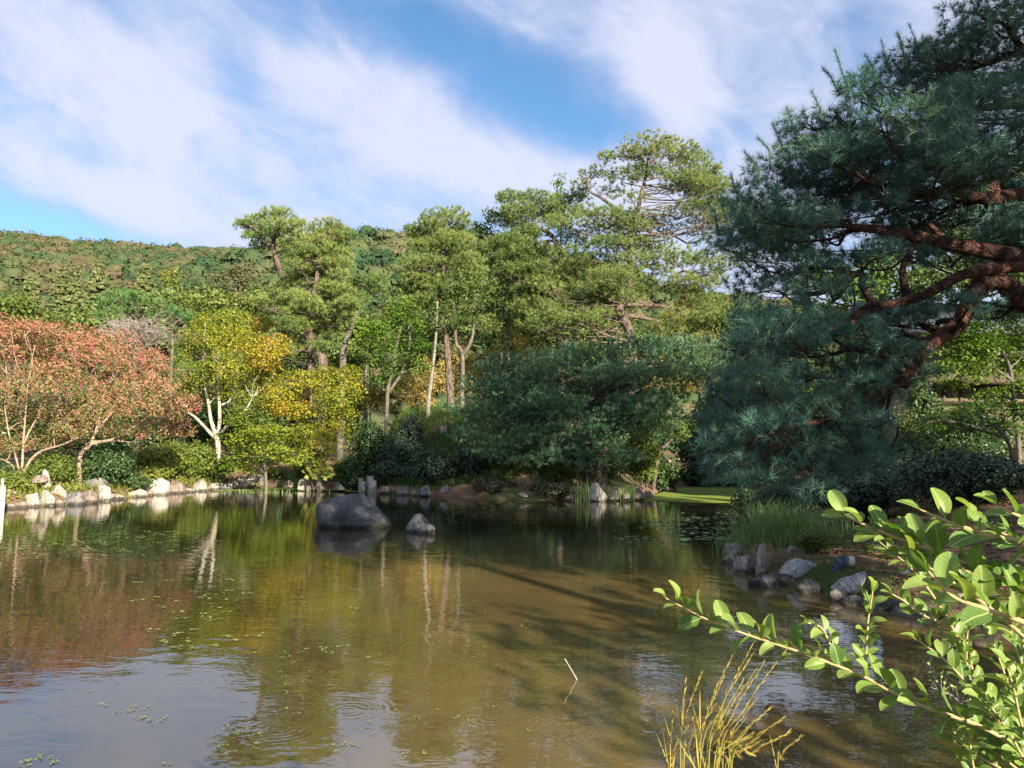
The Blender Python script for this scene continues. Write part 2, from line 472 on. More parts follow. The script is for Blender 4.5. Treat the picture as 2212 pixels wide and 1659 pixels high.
gx = axis_coords(-26, 24, .45, 900); gy = axis_coords(-6, 54, .45, 1200)
XX, YY = np.meshgrid(gx, gy)
ZZ = ground_z(XX, YY)
nx, ny = len(gx), len(gy)
i = (np.arange(ny - 1)[:, None] * nx + np.arange(nx - 1)[None]).ravel()
gf = np.concatenate([np.stack([i, i + 1, i + nx + 1], -1), np.stack([i, i + nx + 1, i + nx], -1)])

m, t, b = mat('bank_soil')
tcn = t.new('ShaderNodeTexCoord'); v = tcn.outputs['Object']
soil = t.mix(t.mapr(t.noise(v, 1.1, 7, .65), .3, .7), (.095, .062, .042), (.20, .135, .09))
litter = t.mix(t.mapr(t.noise(v, 14, 4, .7), .55, .62), soil, (.26, .15, .08))
green = t.mix(t.noise(v, 3, 6, .7), (.035, .065, .018), (.085, .12, .03))
t.link(t.mix(t.mapr(t.noise(v, .35, 5, .6), .47, .6), litter, green), b.inputs['Base Color'])
b.inputs['Roughness'].default_value = .95; b.inputs['Specular IOR Level'].default_value = .1
bp = t.new('ShaderNodeBump'); bp.inputs['Strength'].default_value = .6; bp.inputs['Distance'].default_value = .08
t.link(t.noise(v, 9, 8, .7), bp.inputs['Height']); t.link(bp.outputs[0], b.inputs['Normal'])
M['soil'] = m
mb = MB(); mb.add(np.stack([XX, YY, ZZ], -1), gf)
g = mb.build('ground', M['soil'], None, True, 'structure', (0, 0, 0))

# pond water: murky brown with a mirror surface, a light breeze and the rings of feeding fish
m, t, b = mat('pond_water')
tcn = t.new('ShaderNodeTexCoord'); v = tcn.outputs['Object']
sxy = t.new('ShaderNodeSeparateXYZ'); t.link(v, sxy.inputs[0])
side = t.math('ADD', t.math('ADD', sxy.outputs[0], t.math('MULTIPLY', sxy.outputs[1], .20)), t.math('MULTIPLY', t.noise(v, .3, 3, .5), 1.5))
shoal_and_shade = t.math('MULTIPLY', t.mapr(side, -1.6, 1.9), t.mapr(sxy.outputs[1], 19, 12))                                   # deep dark water left, silty shallows right; far pond shade put into the colour
mur = t.mix(shoal_and_shade, t.mix(t.mapr(t.noise(v, .55, 5, .6), .3, .7), (.012, .011, .005), (.020, .017, .007)), t.mix(t.mapr(t.noise(v, .55, 5, .6), .3, .7), (.088, .060, .021), (.125, .088, .031)))
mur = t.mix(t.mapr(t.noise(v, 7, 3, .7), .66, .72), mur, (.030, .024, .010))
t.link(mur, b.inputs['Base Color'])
b.inputs['Roughness'].default_value = .012
b.inputs['IOR'].default_value = 2.2
mpn = t.new('ShaderNodeMapping'); t.link(v, mpn.inputs[0]); mpn.inputs['Scale'].default_value = (1, 1.6, 1)
wav = t.math('MULTIPLY', t.noise(mpn.outputs[0], 2.2, 3, .55), .0042)
wav = t.math('ADD', wav, t.math('MULTIPLY', t.noise(mpn.outputs[0], 11, 2, .5), .00030))
for (px, py, R, amp) in [(605, 1576, .42, .0022), (899, 1466, .5, .0016), (1035, 1418, .35, .0016), (1064, 1549, .5, .0022), (1245, 1478, .7, .0018), (752, 1534, .6, .0016), (1180, 1560, .75, .0020), (1420, 1500, .8, .0018), (560, 1450, .6, .0014), (1130, 1345, .5, .0012), (120, 1560, .4, .0014)]:
    c = PW(px, py)
    d = t.vmath('DISTANCE', v, (c[0], c[1], 0), out=1)
    s = t.math('SINE', t.math('MULTIPLY', t.math('ADD', d, t.math('MULTIPLY', t.noise(v, 2.5, 2, .5), .10)), 2 * math.pi / .06))
    s = t.math('MULTIPLY', s, t.mapr(t.noise(v, 1.6, 2, .5), .38, .62))
    fall = t.math('MULTIPLY', t.mapr(d, R, R * .3), amp * .12)
    wav = t.math('ADD', wav, t.math('MULTIPLY', s, fall))
bp = t.new('ShaderNodeBump'); bp.inputs['Strength'].default_value = 1.0; bp.inputs['Distance'].default_value = 1.0
t.link(wav, bp.inputs['Height']); t.link(bp.outputs[0], b.inputs['Normal'])
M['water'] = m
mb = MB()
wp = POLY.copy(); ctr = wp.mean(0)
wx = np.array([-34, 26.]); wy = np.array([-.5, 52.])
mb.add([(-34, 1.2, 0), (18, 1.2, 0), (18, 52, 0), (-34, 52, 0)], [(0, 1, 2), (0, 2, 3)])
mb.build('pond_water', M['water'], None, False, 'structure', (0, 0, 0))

# ------------------------------------------------------------------ wooded hills far behind
def ico(sub):
    import bmesh
    bm = bmesh.new(); bmesh.ops.create_icosphere(bm, subdivisions=sub, radius=1)
    v = np.array([x.co[:] for x in bm.verts]); f = np.array([[y.index for y in x.verts] for x in bm.faces]); bm.free()
    return v, f


def hill(name, ridge, Yr, Y0, label_mat, spacing, crown_r, tints, seed):
    rp = np.array([P(px, py, Yr) for px, py in ridge])
    be = rp[:, 0] / rp[:, 1]; rz = rp[:, 2] - crown_r * .9
    def hz(x, y):
        r = np.interp(x / np.maximum(y, 1), be, rz)
        s = np.clip((y - Y0) / (Yr - Y0), 0, 1.6)
        k = np.where(s < 1, s ** .85, 1 - .5 * (s - 1))
        return -1.0 + (r + 1.0) * k + 2.0 * np.sin(x * .031 + y * .02) * np.clip(s, 0, 1) * (s < .9)
    xs = np.linspace(be[0] * Yr * 1.05, be[-1] * Yr * 1.05, 70); ys = np.linspace(Y0 - 4, Yr * 1.35, 40)
    X, Yg = np.meshgrid(xs, ys); Z = hz(X, Yg)
    ii = (np.arange(39)[:, None] * 70 + np.arange(69)[None]).ravel()
    ff = np.concatenate([np.stack([ii, ii + 1, ii + 71], -1), np.stack([ii, ii + 71, ii + 70], -1)])
    q = MB(); q.add(np.stack([X, Yg, Z], -1), ff, .1)
    q.build(name, M['soil_dark'], None, True, 'structure', (0, 0, 0))
    # crowns
    cx, cy = [], []
    y = Y0 + 3
    while y < Yr * 1.03:
        a, bb = be[0] * y, be[-1] * y
        sp = spacing * (0.75 + .35 * y / Yr)
        n = int((bb - a) / sp)
        if n > 0:
            cx.append(np.linspace(a, bb, n) + RNG.normal(size=n) * sp * .33); cy.append(np.full(n, y) + RNG.normal(size=n) * sp * .33)
        y += sp * .95
    cx = np.concatenate(cx); cy = np.concatenate(cy); cz = hz(cx, cy)
    n = len(cx); q = MB()
    K = 135
    R = crown_r * RNG.uniform(.6, 1.35, n)
    base = RNG.choice(tints, n) + RNG.normal(size=n) * .05
    d = rdir(n * K); d[:, 2] = np.abs(d[:, 2]) * 1.1 - .25; d = nrm(d)
    # lumpy outline
    ph = np.repeat(RNG.uniform(0, 6, (n, 3)), K, 0)
    lump = 1 + .13 * np.sin(5 * d[:, 0] + ph[:, 0]) + .13 * np.sin(5 * d[:, 1] + ph[:, 1]) + .10 * np.sin(7 * d[:, 2] + ph[:, 2]) + RNG.normal(size=n * K) * .06
    Rr = np.repeat(R, K)
    c = np.stack([np.repeat(cx, K), np.repeat(cy, K), np.repeat(cz, K)], -1) + d * (Rr * lump)[:, None] * np.array([1, 1, .8])
    nn = nrm(d + UP * .1 + RNG.normal(size=d.shape) * .5)
    a, b2 = basis(nn)
    th = RNG.uniform(0, 6.28, (n * K, 1)); a, b2 = a * np.cos(th) + b2 * np.sin(th), b2 * np.cos(th) - a * np.sin(th)
    s = (Rr * .165 * RNG.uniform(.6, 1.2, n * K))[:, None]
    v = np.stack([c - a * s, c + b2 * s * .9, c + a * s], 1).reshape(-1, 3)
    tt = np.repeat(np.repeat(base, K) + RNG.normal(size=n * K) * .035, 3)
    q.add(v, np.arange(n * K * 3), tt)
    iv, jf = ico(2); up = iv[:, 2] > -.35; keep = up[jf].all(1); jf = jf[keep]
    m_ = len(iv); ph2 = np.repeat(RNG.uniform(0, 6, (n, 3)), m_, 0); dd = np.tile(iv, (n, 1))
    lp = .93 + .13 * np.sin(5 * dd[:, 0] + ph2[:, 0]) + .13 * np.sin(5 * dd[:, 1] + ph2[:, 1]) + .10 * np.sin(7 * dd[:, 2] + ph2[:, 2]) + RNG.normal(size=n * m_) * .05
    vv = np.repeat(np.stack([cx, cy, cz], -1), m_, 0) + dd * (np.repeat(R, m_) * lp)[:, None] * np.array([1, 1, .8])
    q.add(vv, (jf[None] + (np.arange(n) * m_)[:, None, None]).reshape(-1, 3), np.repeat(base, m_) + RNG.normal(size=n * m_) * .03)
    q.build(name.replace('hill', 'wood'), M['hill'], None, True, 'stuff', (0, 0, 0))
    return hz


M['soil_dark'] = rough_mat('forest_floor', (.02, .028, .014), (.035, .045, .02), .2, bump=.1)
hill('far_hill', [(-500, 480), (-200, 478), (0, 497), (60, 498), (120, 512), (250, 522), (400, 530), (520, 533), (650, 545), (850, 560), (1100, 600)], 560, 150, None, 10.5, 5.4, [.2, .45, .6, .75, .85, .92, .97], 1)
hill('near_hill', [(120, 700), (250, 640), (330, 600), (400, 580), (470, 552), (540, 530), (620, 506), (700, 494), (760, 490), (860, 487), (940, 488), (1030, 492), (1100, 505), (1250, 540), (1500, 620), (1800, 660), (2300, 700)], 300, 110, None, 8.4, 4.3, [.12, .25, .4, .5, .7, .85], 2)

# ------------------------------------------------------------------ trees
def pad_points(pads, Y, spread):
    o = []
    for p in pads:
        px, py, rx, ry = p[:4]
        Yp = p[4] if len(p) > 4 and p[4] is not None else Y + RNG.uniform(-1, 1) * spread
        s = Yp / FPX
        o.append((P(px, py, Yp), np.array([rx * s * PADH, min(rx * s * .9, 2.6), ry * s * PADH]), p[5] if len(p) > 5 else 1.0))
    return o


def limb(mb, a, c, r_a, r_c, sag=.12, n=9, sides=5, wob=.06, up=0.0):
    d = c - a; L = np.linalg.norm(d)
    m1 = a + d * .35 + UP * L * (up - sag * .2) + RNG.normal(size=3) * L * wob
    m2 = a + d * .7 + UP * L * (-sag * .5 + up * .5) + RNG.normal(size=3) * L * wob
    p = catmull([a, m1, m2, c], n)
    tube(mb, p, np.linspace(r_a, r_c, n), sides)
    return p


def trunk_lines(lines, Y, base_xy):
    """polylines seen in the picture -> 3D, the first one carried down to the ground"""
    o = []
    for k, ln in enumerate(lines):
        pts = [P(q[0], q[1], Y if len(q) < 3 else q[2]) for q in ln]
        if k == 0:
            g0 = np.array([base_xy[0], base_xy[1], gz(*base_xy) - .15])
            if pts[0][2] > g0[2] + .3: pts = [g0] + pts
            else: pts[0] = g0
        o.append(np.array(pts))
    return o


PADH = 1.25


def pine(label, Y, lines, rads, pads, m, bark, spread=1.5, k=18, L=.27, w=.026, layers=10.5, group=None, name='pine_tree', base=None, tuft_r=None, tmean=.45, spr=.55, twigs=4, twig_r=.012, up=.55):
    x0, y0 = lines[0][0][:2]
    b3 = P(x0, y0, Y if len(lines[0][0]) < 3 else lines[0][0][2]) if base is None else np.array([base[0], base[1], 0])
    bz = gz(b3[0], b3[1])
    root = thing(name, label, 'pine', (b3[0], b3[1], bz), group)
    tm = MB()
    tl = trunk_lines(lines, Y, (b3[0], b3[1]))
    pool = []
    for ln, (ra, rb) in zip(tl, rads):
        n = max(10, len(ln) * 5)
        p = catmull(ln, n); r = np.linspace(ra, rb, n)
        tube(tm, p, r, 10, .5, .05); pool.append(np.hstack([p, r[:, None]]))
    pool = np.concatenate(pool)
    q = MB()
    for c, r, dens in pad_points(pads, Y, spread):
        d = pool[:, :3] - c
        hor = np.hypot(d[:, 0], d[:, 1])
        cost = hor + np.abs(d[:, 2] + .18 * hor + r[2] * .3) * 1.6
        a = pool[cost.argmin()]
        end = c - UP * r[2] * .35
        Ld = np.linalg.norm(end - a[:3])
        rr = min(a[3] * .55, .03 + .018 * Ld) * (.5 if dens < 1 else 1)
        pl = limb(tm, a[:3], end, rr, max(rr * .35, .01), .10, 9, 5, .07)
        for _ in range(twigs):
            e = c + (rdir(1)[0] * r * np.array([.8, .8, .5]))
            limb(tm, pl[RNG.integers(4, 9)], e, max(rr * .3, twig_r), twig_r * .6, .05, 5, 4, .1)
        tr = tuft_r or L * .8
        n = int(max(8, layers * dens * r[0] * r[2] / (tr * tr)))
        pts, on = in_ellipsoid(n, c, r, .4)
        flip = on[:, 2] < -.1
        pts[flip, 2] += r[2] * .25
        dr = nrm(on * .5 + UP * up + RNG.normal(size=(n, 3)) * .35)
        tb = tmean + RNG.normal() * .10
        needles(q, pts, dr, k, L, w, spr, np.clip(tb + RNG.normal(size=n) * .12, 0, 1))
    tm.build('trunk', bark, root, True)
    q.build('crown', m, root, False, 'stuff')
    return root


def Z3(lst, k=.2929, ox=432., oy=432.):     # measurements taken in an enlarged detail
    return [tuple([ox + a[0] * k, oy + a[1] * k] + [x * k for x in a[2:4]]) for a in lst]


def foliage(mb, c, r, n, L, mode, tint, tvar=.12):
    if mode == 'maple':
        per = 14; ns = max(2, n // per)
        sc, on = in_ellipsoid(ns, c, r, .42)
        sn = nrm(UP * .9 + on * .55 + RNG.normal(size=(ns, 3)) * .22)
        a, b2 = basis(sn)
        R = L * 3.0
        th = RNG.uniform(0, 6.28, (ns, per)); rr = R * np.sqrt(RNG.uniform(0, 1, (ns, per)))
        off = a[:, None] * (np.cos(th) * rr)[..., None] + b2[:, None] * (np.sin(th) * rr)[..., None] - sn[:, None] * (rr ** 2 / R * .35)[..., None]
        pts = (sc[:, None] + off).reshape(-1, 3) + RNG.normal(size=(ns * per, 3)) * L * .2
        nn = nrm(np.repeat(sn, per, 0) + RNG.normal(size=(ns * per, 3)) * .38)
        tt = np.repeat(tint + RNG.normal(size=ns) * tvar, per) + RNG.normal(size=ns * per) * .05
        leaves(mb, pts, nn, L, L * .8, np.clip(tt, 0, 1))
    else:
        per = 10; ns = max(2, n // per)
        sc, on = in_ellipsoid(ns, c, r, .4)
        cr = L * 2.0
        q = rdir(ns * per)
        pts = np.repeat(sc, per, 0) + q * cr * RNG.uniform(.2, 1, (ns * per, 1))
        nn = nrm(q * .5 + np.repeat(on, per, 0) * .5 + UP * .35 + RNG.normal(size=(ns * per, 3)) * .45)
        tt = np.repeat(tint + RNG.normal(size=ns) * tvar, per) + RNG.normal(size=ns * per) * .05
        leaves(mb, pts, nn, L, L * .6, np.clip(tt, 0, 1))


def broad(label, cat, Y, lines, rads, blobs, m, bark, L=.12, cover=2.6, mode='clump', spread=1.2, group=None, name='broadleaf_tree', tmean=.45, tvar=.12, limbs=True, twigs=3, base=None, crown='crown'):
    """a tree or bush: trunk lines and crown masses; each mass is (px, py, rx, ry, tint shift)"""
    x0, y0 = lines[0][0][:2]
    b3 = P(x0, y0, Y if len(lines[0][0]) < 3 else lines[0][0][2]) if base is None else np.array([base[0], base[1], 0])
    bz = gz(b3[0], b3[1])
    root = thing(name, label, cat, (b3[0], b3[1], bz), group)
    tm = MB(); pool = []
    for ln, (ra, rb) in zip(trunk_lines(lines, Y, (b3[0], b3[1])), rads):
        n = max(8, len(ln) * 4)
        p = catmull(ln, n); r = np.linspace(ra, rb, n)
        tube(tm, p, r, 8, .5, .05); pool.append(np.hstack([p, r[:, None]]))
    pool = np.concatenate(pool)
    q = MB()
    for bl in blobs:
        px, py, rx, ry = bl[:4]; ts = bl[4] if len(bl) > 4 else 0.
        Yp = bl[5] if len(bl) > 5 else Y + RNG.uniform(-1, 1) * spread
        s = Yp / FPX; c = P(px, py, Yp); r = np.array([rx * s, rx * s * .9, ry * s])
        if limbs:
            d = pool[:, :3] - c
            a = pool[(np.hypot(d[:, 0], d[:, 1]) + np.abs(d[:, 2] + r[2]) * .8).argmin()]
            rr = min(a[3] * .7, .06)
            pl = limb(tm, a[:3], c, rr, max(.012, rr * .35), -.1, 8, 5, .09)
            for _ in range(twigs):
                limb(tm, pl[RNG.integers(3, 8)], c + rdir(1)[0] * r * .9, max(rr * .35, .012), .007, -.05, 5, 4, .1)
        n = int(cover * math.pi * r[0] * r[2] / (L * L * (.40 if mode == 'maple' else .3)))
        foliage(q, c, r, n, L, mode, tmean + ts, tvar)
    tm.build('trunk', bark, root, True)
    q.build(crown, m, root, False, 'stuff')
    return root


def fill(poly, n, rx, ry, dens=.8, Y0=None):
    poly = np.array(poly, float); o = []
    while len(o) < n:
        p = RNG.uniform(poly.min(0), poly.max(0))
        x1, y1 = poly[:, 0], poly[:, 1]; x2, y2 = np.roll(x1, -1), np.roll(y1, -1)
        c = ((y1 > p[1]) != (y2 > p[1])) & (p[0] < (x2 - x1) * (p[1] - y1) / (y2 - y1 + 1e-9) + x1)
        if c.sum() % 2: o.append((p[0], p[1], rx * RNG.uniform(.7, 1.3), ry * RNG.uniform(.7, 1.3), Y0, dens))
    return o


BIG = 'tall pines behind the pond'
# left pair of pines
pine('tall pine with pale straight trunk standing above the yellow maple', 40, [Z3([(830, 1600), (825, 1450), (820, 1200), (810, 950), (800, 870), (850, 650), (875, 480), (900, 300), (930, 220)])], [(.27, .06)],
     Z3([(940, 180, 90, 40), (1000, 230, 80, 45), (860, 230, 70, 40), (950, 270, 110, 40), (840, 320, 120, 50), (1000, 330, 100, 50), (760, 370, 90, 40), (920, 390, 120, 45), (1050, 400, 70, 40), (800, 450, 120, 45), (1000, 470, 110, 45), (700, 480, 70, 35), (900, 540, 130, 45), (780, 560, 100, 40), (1030, 560, 80, 40), (680, 620, 100, 40), (900, 640, 100, 40), (1000, 660, 120, 45), (600, 650, 60, 40), (740, 720, 120, 40), (920, 740, 110, 40), (1050, 740, 80, 40), (640, 760, 90, 40), (430, 750, 90, 35), (520, 740, 80, 40), (800, 800, 120, 45), (950, 830, 110, 45), (680, 840, 80, 40), (880, 920, 130, 45), (720, 920, 90, 40), (1000, 900, 70, 40), (620, 1010, 110, 45), (930, 990, 110, 45), (540, 1060, 80, 35), (680, 1080, 110, 40), (900, 1080, 100, 40), (600, 1150, 90, 35), (750, 1150, 80, 35)]) + fill([(650, 500), (740, 490), (760, 580), (770, 700), (720, 790), (600, 790), (590, 680), (630, 580)], 34, 30, 13),
     M['pine_lit'], M['pine_bark'], 1.8, group=BIG, tmean=.55)
pine('pine with dark bent trunk leaning left above the hill ridge', 41.5, [Z3([(910, 1240), (850, 1090), (790, 960), (745, 850), (720, 730), (610, 560), (560, 420), (540, 340), (560, 220)]), Z3([(545, 345), (500, 325), (470, 318), (430, 230), (360, 190)])], [(.28, .10), (.16, .05)],
     Z3([(550, 100, 80, 40), (620, 100, 50, 30), (480, 140, 90, 40), (360, 170, 90, 35), (300, 190, 50, 30), (430, 200, 100, 40), (580, 190, 120, 45), (680, 170, 80, 40), (740, 190, 50, 40), (520, 250, 130, 40), (640, 260, 100, 40), (420, 270, 80, 35), (360, 260, 50, 30), (740, 260, 70, 40), (430, 340, 60, 35), (660, 330, 80, 40), (700, 420, 60, 30)]),
     M['pine_lit'], M['pine_bark'], 1.6, group=BIG, tmean=.45)
pine('slim pine with pale slanting trunk and small dark head', 43, [Z3([(1055, 1160), (1070, 1060), (1110, 950), (1160, 820), (1195, 690), (1210, 620)])], [(.22, .07)],
     Z3([(1200, 600, 80, 40), (1300, 600, 80, 45), (1240, 660, 100, 40), (1130, 620, 80, 40), (1320, 680, 60, 50), (1080, 680, 80, 40), (1100, 790, 80, 40), (1050, 850, 70, 40), (1200, 740, 60, 30)]),
     M['pine_lit'], M['grey_bark'], 1.2, group=BIG, tmean=.3)
pine('straight pine with rounded top standing alone mid bank', 44, [Z3([(1850, 1500), (1830, 1200), (1815, 1000), (1800, 700), (1795, 400), (1810, 200)])], [(.26, .06)],
     Z3([(1750, 120, 100, 50), (1870, 110, 100, 45), (1680, 180, 80, 45), (1930, 170, 60, 40), (1800, 210, 130, 50), (1650, 270, 100, 50), (1850, 300, 130, 60), (1960, 300, 70, 50), (1600, 340, 90, 40), (1740, 360, 120, 50), (1900, 400, 120, 50), (1580, 470, 120, 50), (1720, 480, 120, 50), (1880, 500, 120, 50), (1520, 550, 80, 30), (1660, 570, 130, 45), (1820, 600, 100, 40), (1950, 560, 80, 50), (1640, 660, 120, 40), (1780, 680, 110, 40), (1900, 680, 90, 50), (1650, 780, 90, 40), (1760, 800, 100, 50), (1880, 780, 90, 50), (1700, 880, 100, 40), (1950, 850, 90, 60)]) + fill([(910, 480), (1000, 470), (1030, 560), (1030, 690), (920, 700), (870, 600)], 30, 30, 13),
     M['pine_lit'], M['pine_bark'], 1.6, group=BIG, tmean=.5)
KZ = .3255
def Z5(l): return Z3(l, KZ, 972., 270.)
pine('largest pine with wide layered crown and long bare side limbs', 45, [Z5([(1215, 1720), (1210, 1550), (1190, 1370), (1130, 1250), (1140, 1180), (1200, 1040), (1190, 850), (1220, 740), (1260, 500), (1290, 380), (1320, 220)]), Z5([(1150, 1190), (1250, 1195), (1400, 1200), (1500, 1240), (1600, 1300)]), Z5([(1160, 1265), (1250, 1275), (1400, 1310), (1500, 1370)]), Z5([(1180, 640), (1100, 560), (1000, 480), (930, 440), (900, 350)]), Z5([(1215, 980), (1300, 940), (1380, 910)]), Z5([(1500, 1010), (1560, 970), (1650, 1030), (1740, 1070)])],
     [(.34, .08), (.16, .06), (.15, .06), (.14, .04), (.12, .05), (.10, .04)],
     Z5([(1330, 140, 180, 70), (1200, 200, 130, 50), (1480, 170, 150, 70), (1600, 230, 130, 60), (1050, 220, 80, 40), (1300, 300, 120, 50), (1500, 320, 150, 50), (1680, 330, 120, 60), (960, 320, 90, 40), (1150, 360, 130, 40), (880, 400, 70, 40), (1750, 290, 60, 40), (1620, 440, 120, 30), (1050, 440, 80, 25), (1200, 480, 110, 35),
         (900, 580, 150, 40), (1100, 600, 150, 50), (760, 640, 140, 45), (960, 690, 120, 30), (1250, 660, 150, 60), (1450, 590, 130, 40), (1650, 560, 150, 40), (1800, 620, 120, 40), (1400, 690, 120, 40), (1700, 720, 130, 30),
         (1150, 780, 120, 50), (1320, 800, 150, 60), (1480, 850, 120, 50), (1250, 900, 160, 55), (1050, 880, 150, 55), (1650, 880, 150, 30), (900, 960, 130, 50), (1100, 980, 150, 45), (1380, 960, 110, 45), (1580, 1050, 120, 40), (650, 1040, 140, 50), (800, 1080, 150, 55), (980, 1080, 130, 45), (560, 1120, 90, 40), (1400, 1080, 90, 35), (1760, 930, 80, 40),
         (850, 1180, 160, 35), (1000, 1160, 110, 30), (600, 1200, 80, 30), (1040, 1260, 80, 35), (1420, 1330, 110, 30), (850, 1300, 140, 30)]) + fill([(1290, 350), (1400, 310), (1510, 340), (1570, 400), (1560, 430), (1420, 400), (1300, 400)], 16, 34, 13) + fill([(1180, 480), (1300, 450), (1400, 470), (1420, 560), (1540, 560), (1540, 700), (1430, 730), (1330, 660), (1240, 740), (1140, 690), (1150, 620), (1240, 560)], 58, 36, 14) + fill([(1480, 380), (1590, 400), (1600, 700), (1490, 720), (1500, 560)], 20, 36, 14),
     M['pine_lit'], M['pine_bark'], 2.2, group=BIG, layers=6.6, tmean=.52)
pine('pine with flat dark top leaning toward the largest pine', 47, [Z5([(735, 1750), (735, 1500), (735, 1200), (740, 970), (735, 850), (690, 750), (640, 700)]), Z5([(735, 850), (680, 770), (560, 790)]), Z5([(690, 750), (600, 690), (520, 720)])], [(.30, .10), (.12, .05), (.12, .05)],
     Z5([(400, 500, 90, 55), (550, 490, 110, 50), (620, 560, 110, 50), (450, 570, 110, 50), (350, 640, 80, 50), (480, 650, 110, 40), (420, 760, 120, 40), (300, 800, 80, 45), (700, 640, 90, 40), (600, 820, 90, 30), (780, 720, 70, 30), (850, 480, 80, 50), (720, 520, 70, 50), (560, 920, 90, 40), (420, 880, 110, 45), (330, 920, 70, 45)]) + fill([(1090, 450), (1200, 440), (1260, 500), (1240, 640), (1160, 700), (1070, 640), (1080, 540)], 34, 32, 14),
     M['pine_lit'], M['pine_bark'], 1.7, group=BIG, tmean=.36)
PADH = 1.1
# low spreading pine at the water in the middle
pine('low spreading blue green pine leaning over the far bank', 33, [[(1300, 930), (1305, 880), (1290, 840), (1300, 790), (1330, 760)], [(1300, 800), (1200, 830), (1120, 850)], [(1300, 840), (1240, 900), (1160, 935), (1100, 975)], [(1320, 775), (1420, 800), (1480, 830)], [(1300, 880), (1350, 900), (1400, 930)]], [(.26, .12), (.13, .05), (.13, .04), (.13, .05), (.1, .04)],
     [(1280, 770, 90, 30), (1380, 750, 90, 30), (1480, 760, 80, 35), (1180, 790, 80, 35), (1090, 800, 60, 35), (1050, 840, 60, 35), (1130, 840, 80, 35), (1230, 830, 80, 35), (1330, 820, 80, 30), (1430, 810, 70, 30), (1520, 800, 50, 30), (1020, 890, 60, 35), (1100, 890, 80, 35), (1190, 880, 80, 35), (1290, 880, 80, 35), (1380, 870, 70, 30), (1060, 930, 70, 30), (1150, 930, 80, 35), (1240, 930, 70, 30), (1100, 980, 70, 28), (1180, 975, 60, 25), (1440, 860, 50, 30), (1010, 940, 40, 20), (1330, 920, 60, 28), (1405, 930, 60, 35), (1440, 905, 45, 30)] + [(1080, 960, 60, 22, 32, 1), (1140, 995, 60, 20, 32, 1), (1050, 980, 45, 18, 32, 1), (1225, 985, 60, 22, 31.5, 1), (1295, 965, 60, 24, 31.5, 1), (1350, 990, 50, 20, 31.6, 1), (1270, 1005, 45, 14, 31.5, 1), (1180, 950, 60, 24, 31.6, 1), (1310, 925, 60, 24, 31.4, 1), (1250, 935, 60, 24, 31.4, 1)] + fill([(1100, 790), (1280, 750), (1500, 750), (1530, 820), (1450, 880), (1400, 960), (1120, 960), (1010, 900), (1040, 830)], 26, 60, 24, .5) + fill([(1180, 800), (1400, 790), (1400, 930), (1180, 940)], 10, 60, 24, 1, 31.2),
     M['pine_blue'], M['pine_bark'], 1.8, k=20, L=.19, w=.026, layers=4.4, tmean=.45)
# rounded young pine on the left
pine('dense rounded green pine behind the red crape myrtle', 48, [[(300, 830), (300, 760), (310, 700)], [(300, 760), (350, 720), (390, 690)]], [(.2, .08), (.12, .05)],
     Z3([(760, 770, 80, 55), (860, 720, 100, 50), (990, 740, 110, 60), (1100, 740, 100, 50), (1200, 800, 100, 55), (1300, 840, 90, 55), (1390, 880, 70, 55), (720, 850, 60, 45), (850, 830, 90, 45), (1000, 840, 100, 40), (1130, 850, 80, 35), (1420, 960, 40, 45), (1260, 960, 60, 25), (920, 690, 70, 30)], .2929, 0., 432.),
     M['pine_green'], M['pine_bark'], 1.5, k=18, L=.26, w=.045, layers=5.0, tmean=.5, spr=.45)

PADH = 1.0
# large red pine on the right bank, its trunk outside the picture
RP = [(2150, 90, 110, 80), (2040, 130, 90, 70), (1930, 180, 90, 70), (2110, 230, 110, 70), (1990, 270, 110, 70), (1860, 280, 100, 65), (1745, 300, 80, 55), (1690, 370, 90, 60), (1800, 390, 110, 60), (1930, 370, 110, 55), (2060, 330, 100, 60), (2180, 290, 80, 70), (1630, 440, 75, 50), (1730, 470, 100, 45), (1850, 460, 80, 35), (1600, 530, 50, 55), (1670, 560, 80, 45), (1620, 620, 55, 45), (1760, 560, 60, 30), (1690, 630, 60, 28), (2200, 180, 60, 80), (1960, 440, 60, 25),
      (1700, 715, 110, 38), (1800, 720, 110, 38), (1920, 690, 110, 35), (2040, 650, 80, 28), (1610, 760, 70, 38), (1650, 815, 100, 42), (1770, 820, 80, 38), (1560, 850, 60, 35), (1890, 820, 55, 30), (1960, 815, 70, 35),
      (1560, 905, 70, 38), (1660, 920, 90, 35), (1530, 965, 50, 26), (1640, 990, 80, 32), (1745, 995, 90, 38), (1850, 975, 80, 32), (1720, 1045, 70, 26), (1590, 1000, 50, 22), (1920, 970, 50, 22)]
RP_FILL = [(a, b_, c, d, RNG.uniform(9.6, 12.6), .75) for a, b_, c, d, _, _ in fill([(1560, 430), (1800, 170), (2230, 40), (2230, 420), (1950, 430), (1850, 480), (1790, 640), (1640, 690), (1560, 640)], 46, 70, 34)]
RP_FILL += [(a, b_, c, d, RNG.uniform(9.4, 11.6), .75) for a, b_, c, d, _, _ in fill([(1500, 860), (1600, 700), (1800, 690), (1960, 720), (1960, 880), (1900, 1000), (1740, 1070), (1580, 1030), (1490, 960)], 26, 64, 28)]
RP_FILL += [(a, b_, c, d, RNG.uniform(10.8, 13), .75) for a, b_, c, d, _, _ in fill([(1960, 110), (2240, 20), (2240, 420), (1960, 420)], 14, 70, 36)]
RP_FILL += [(a, b_, c, d, RNG.uniform(12.2, 13.2), .8) for a, b_, c, d, _, _ in fill([(1880, 440), (2230, 430), (2230, 560), (1900, 560)], 12, 70, 30)]
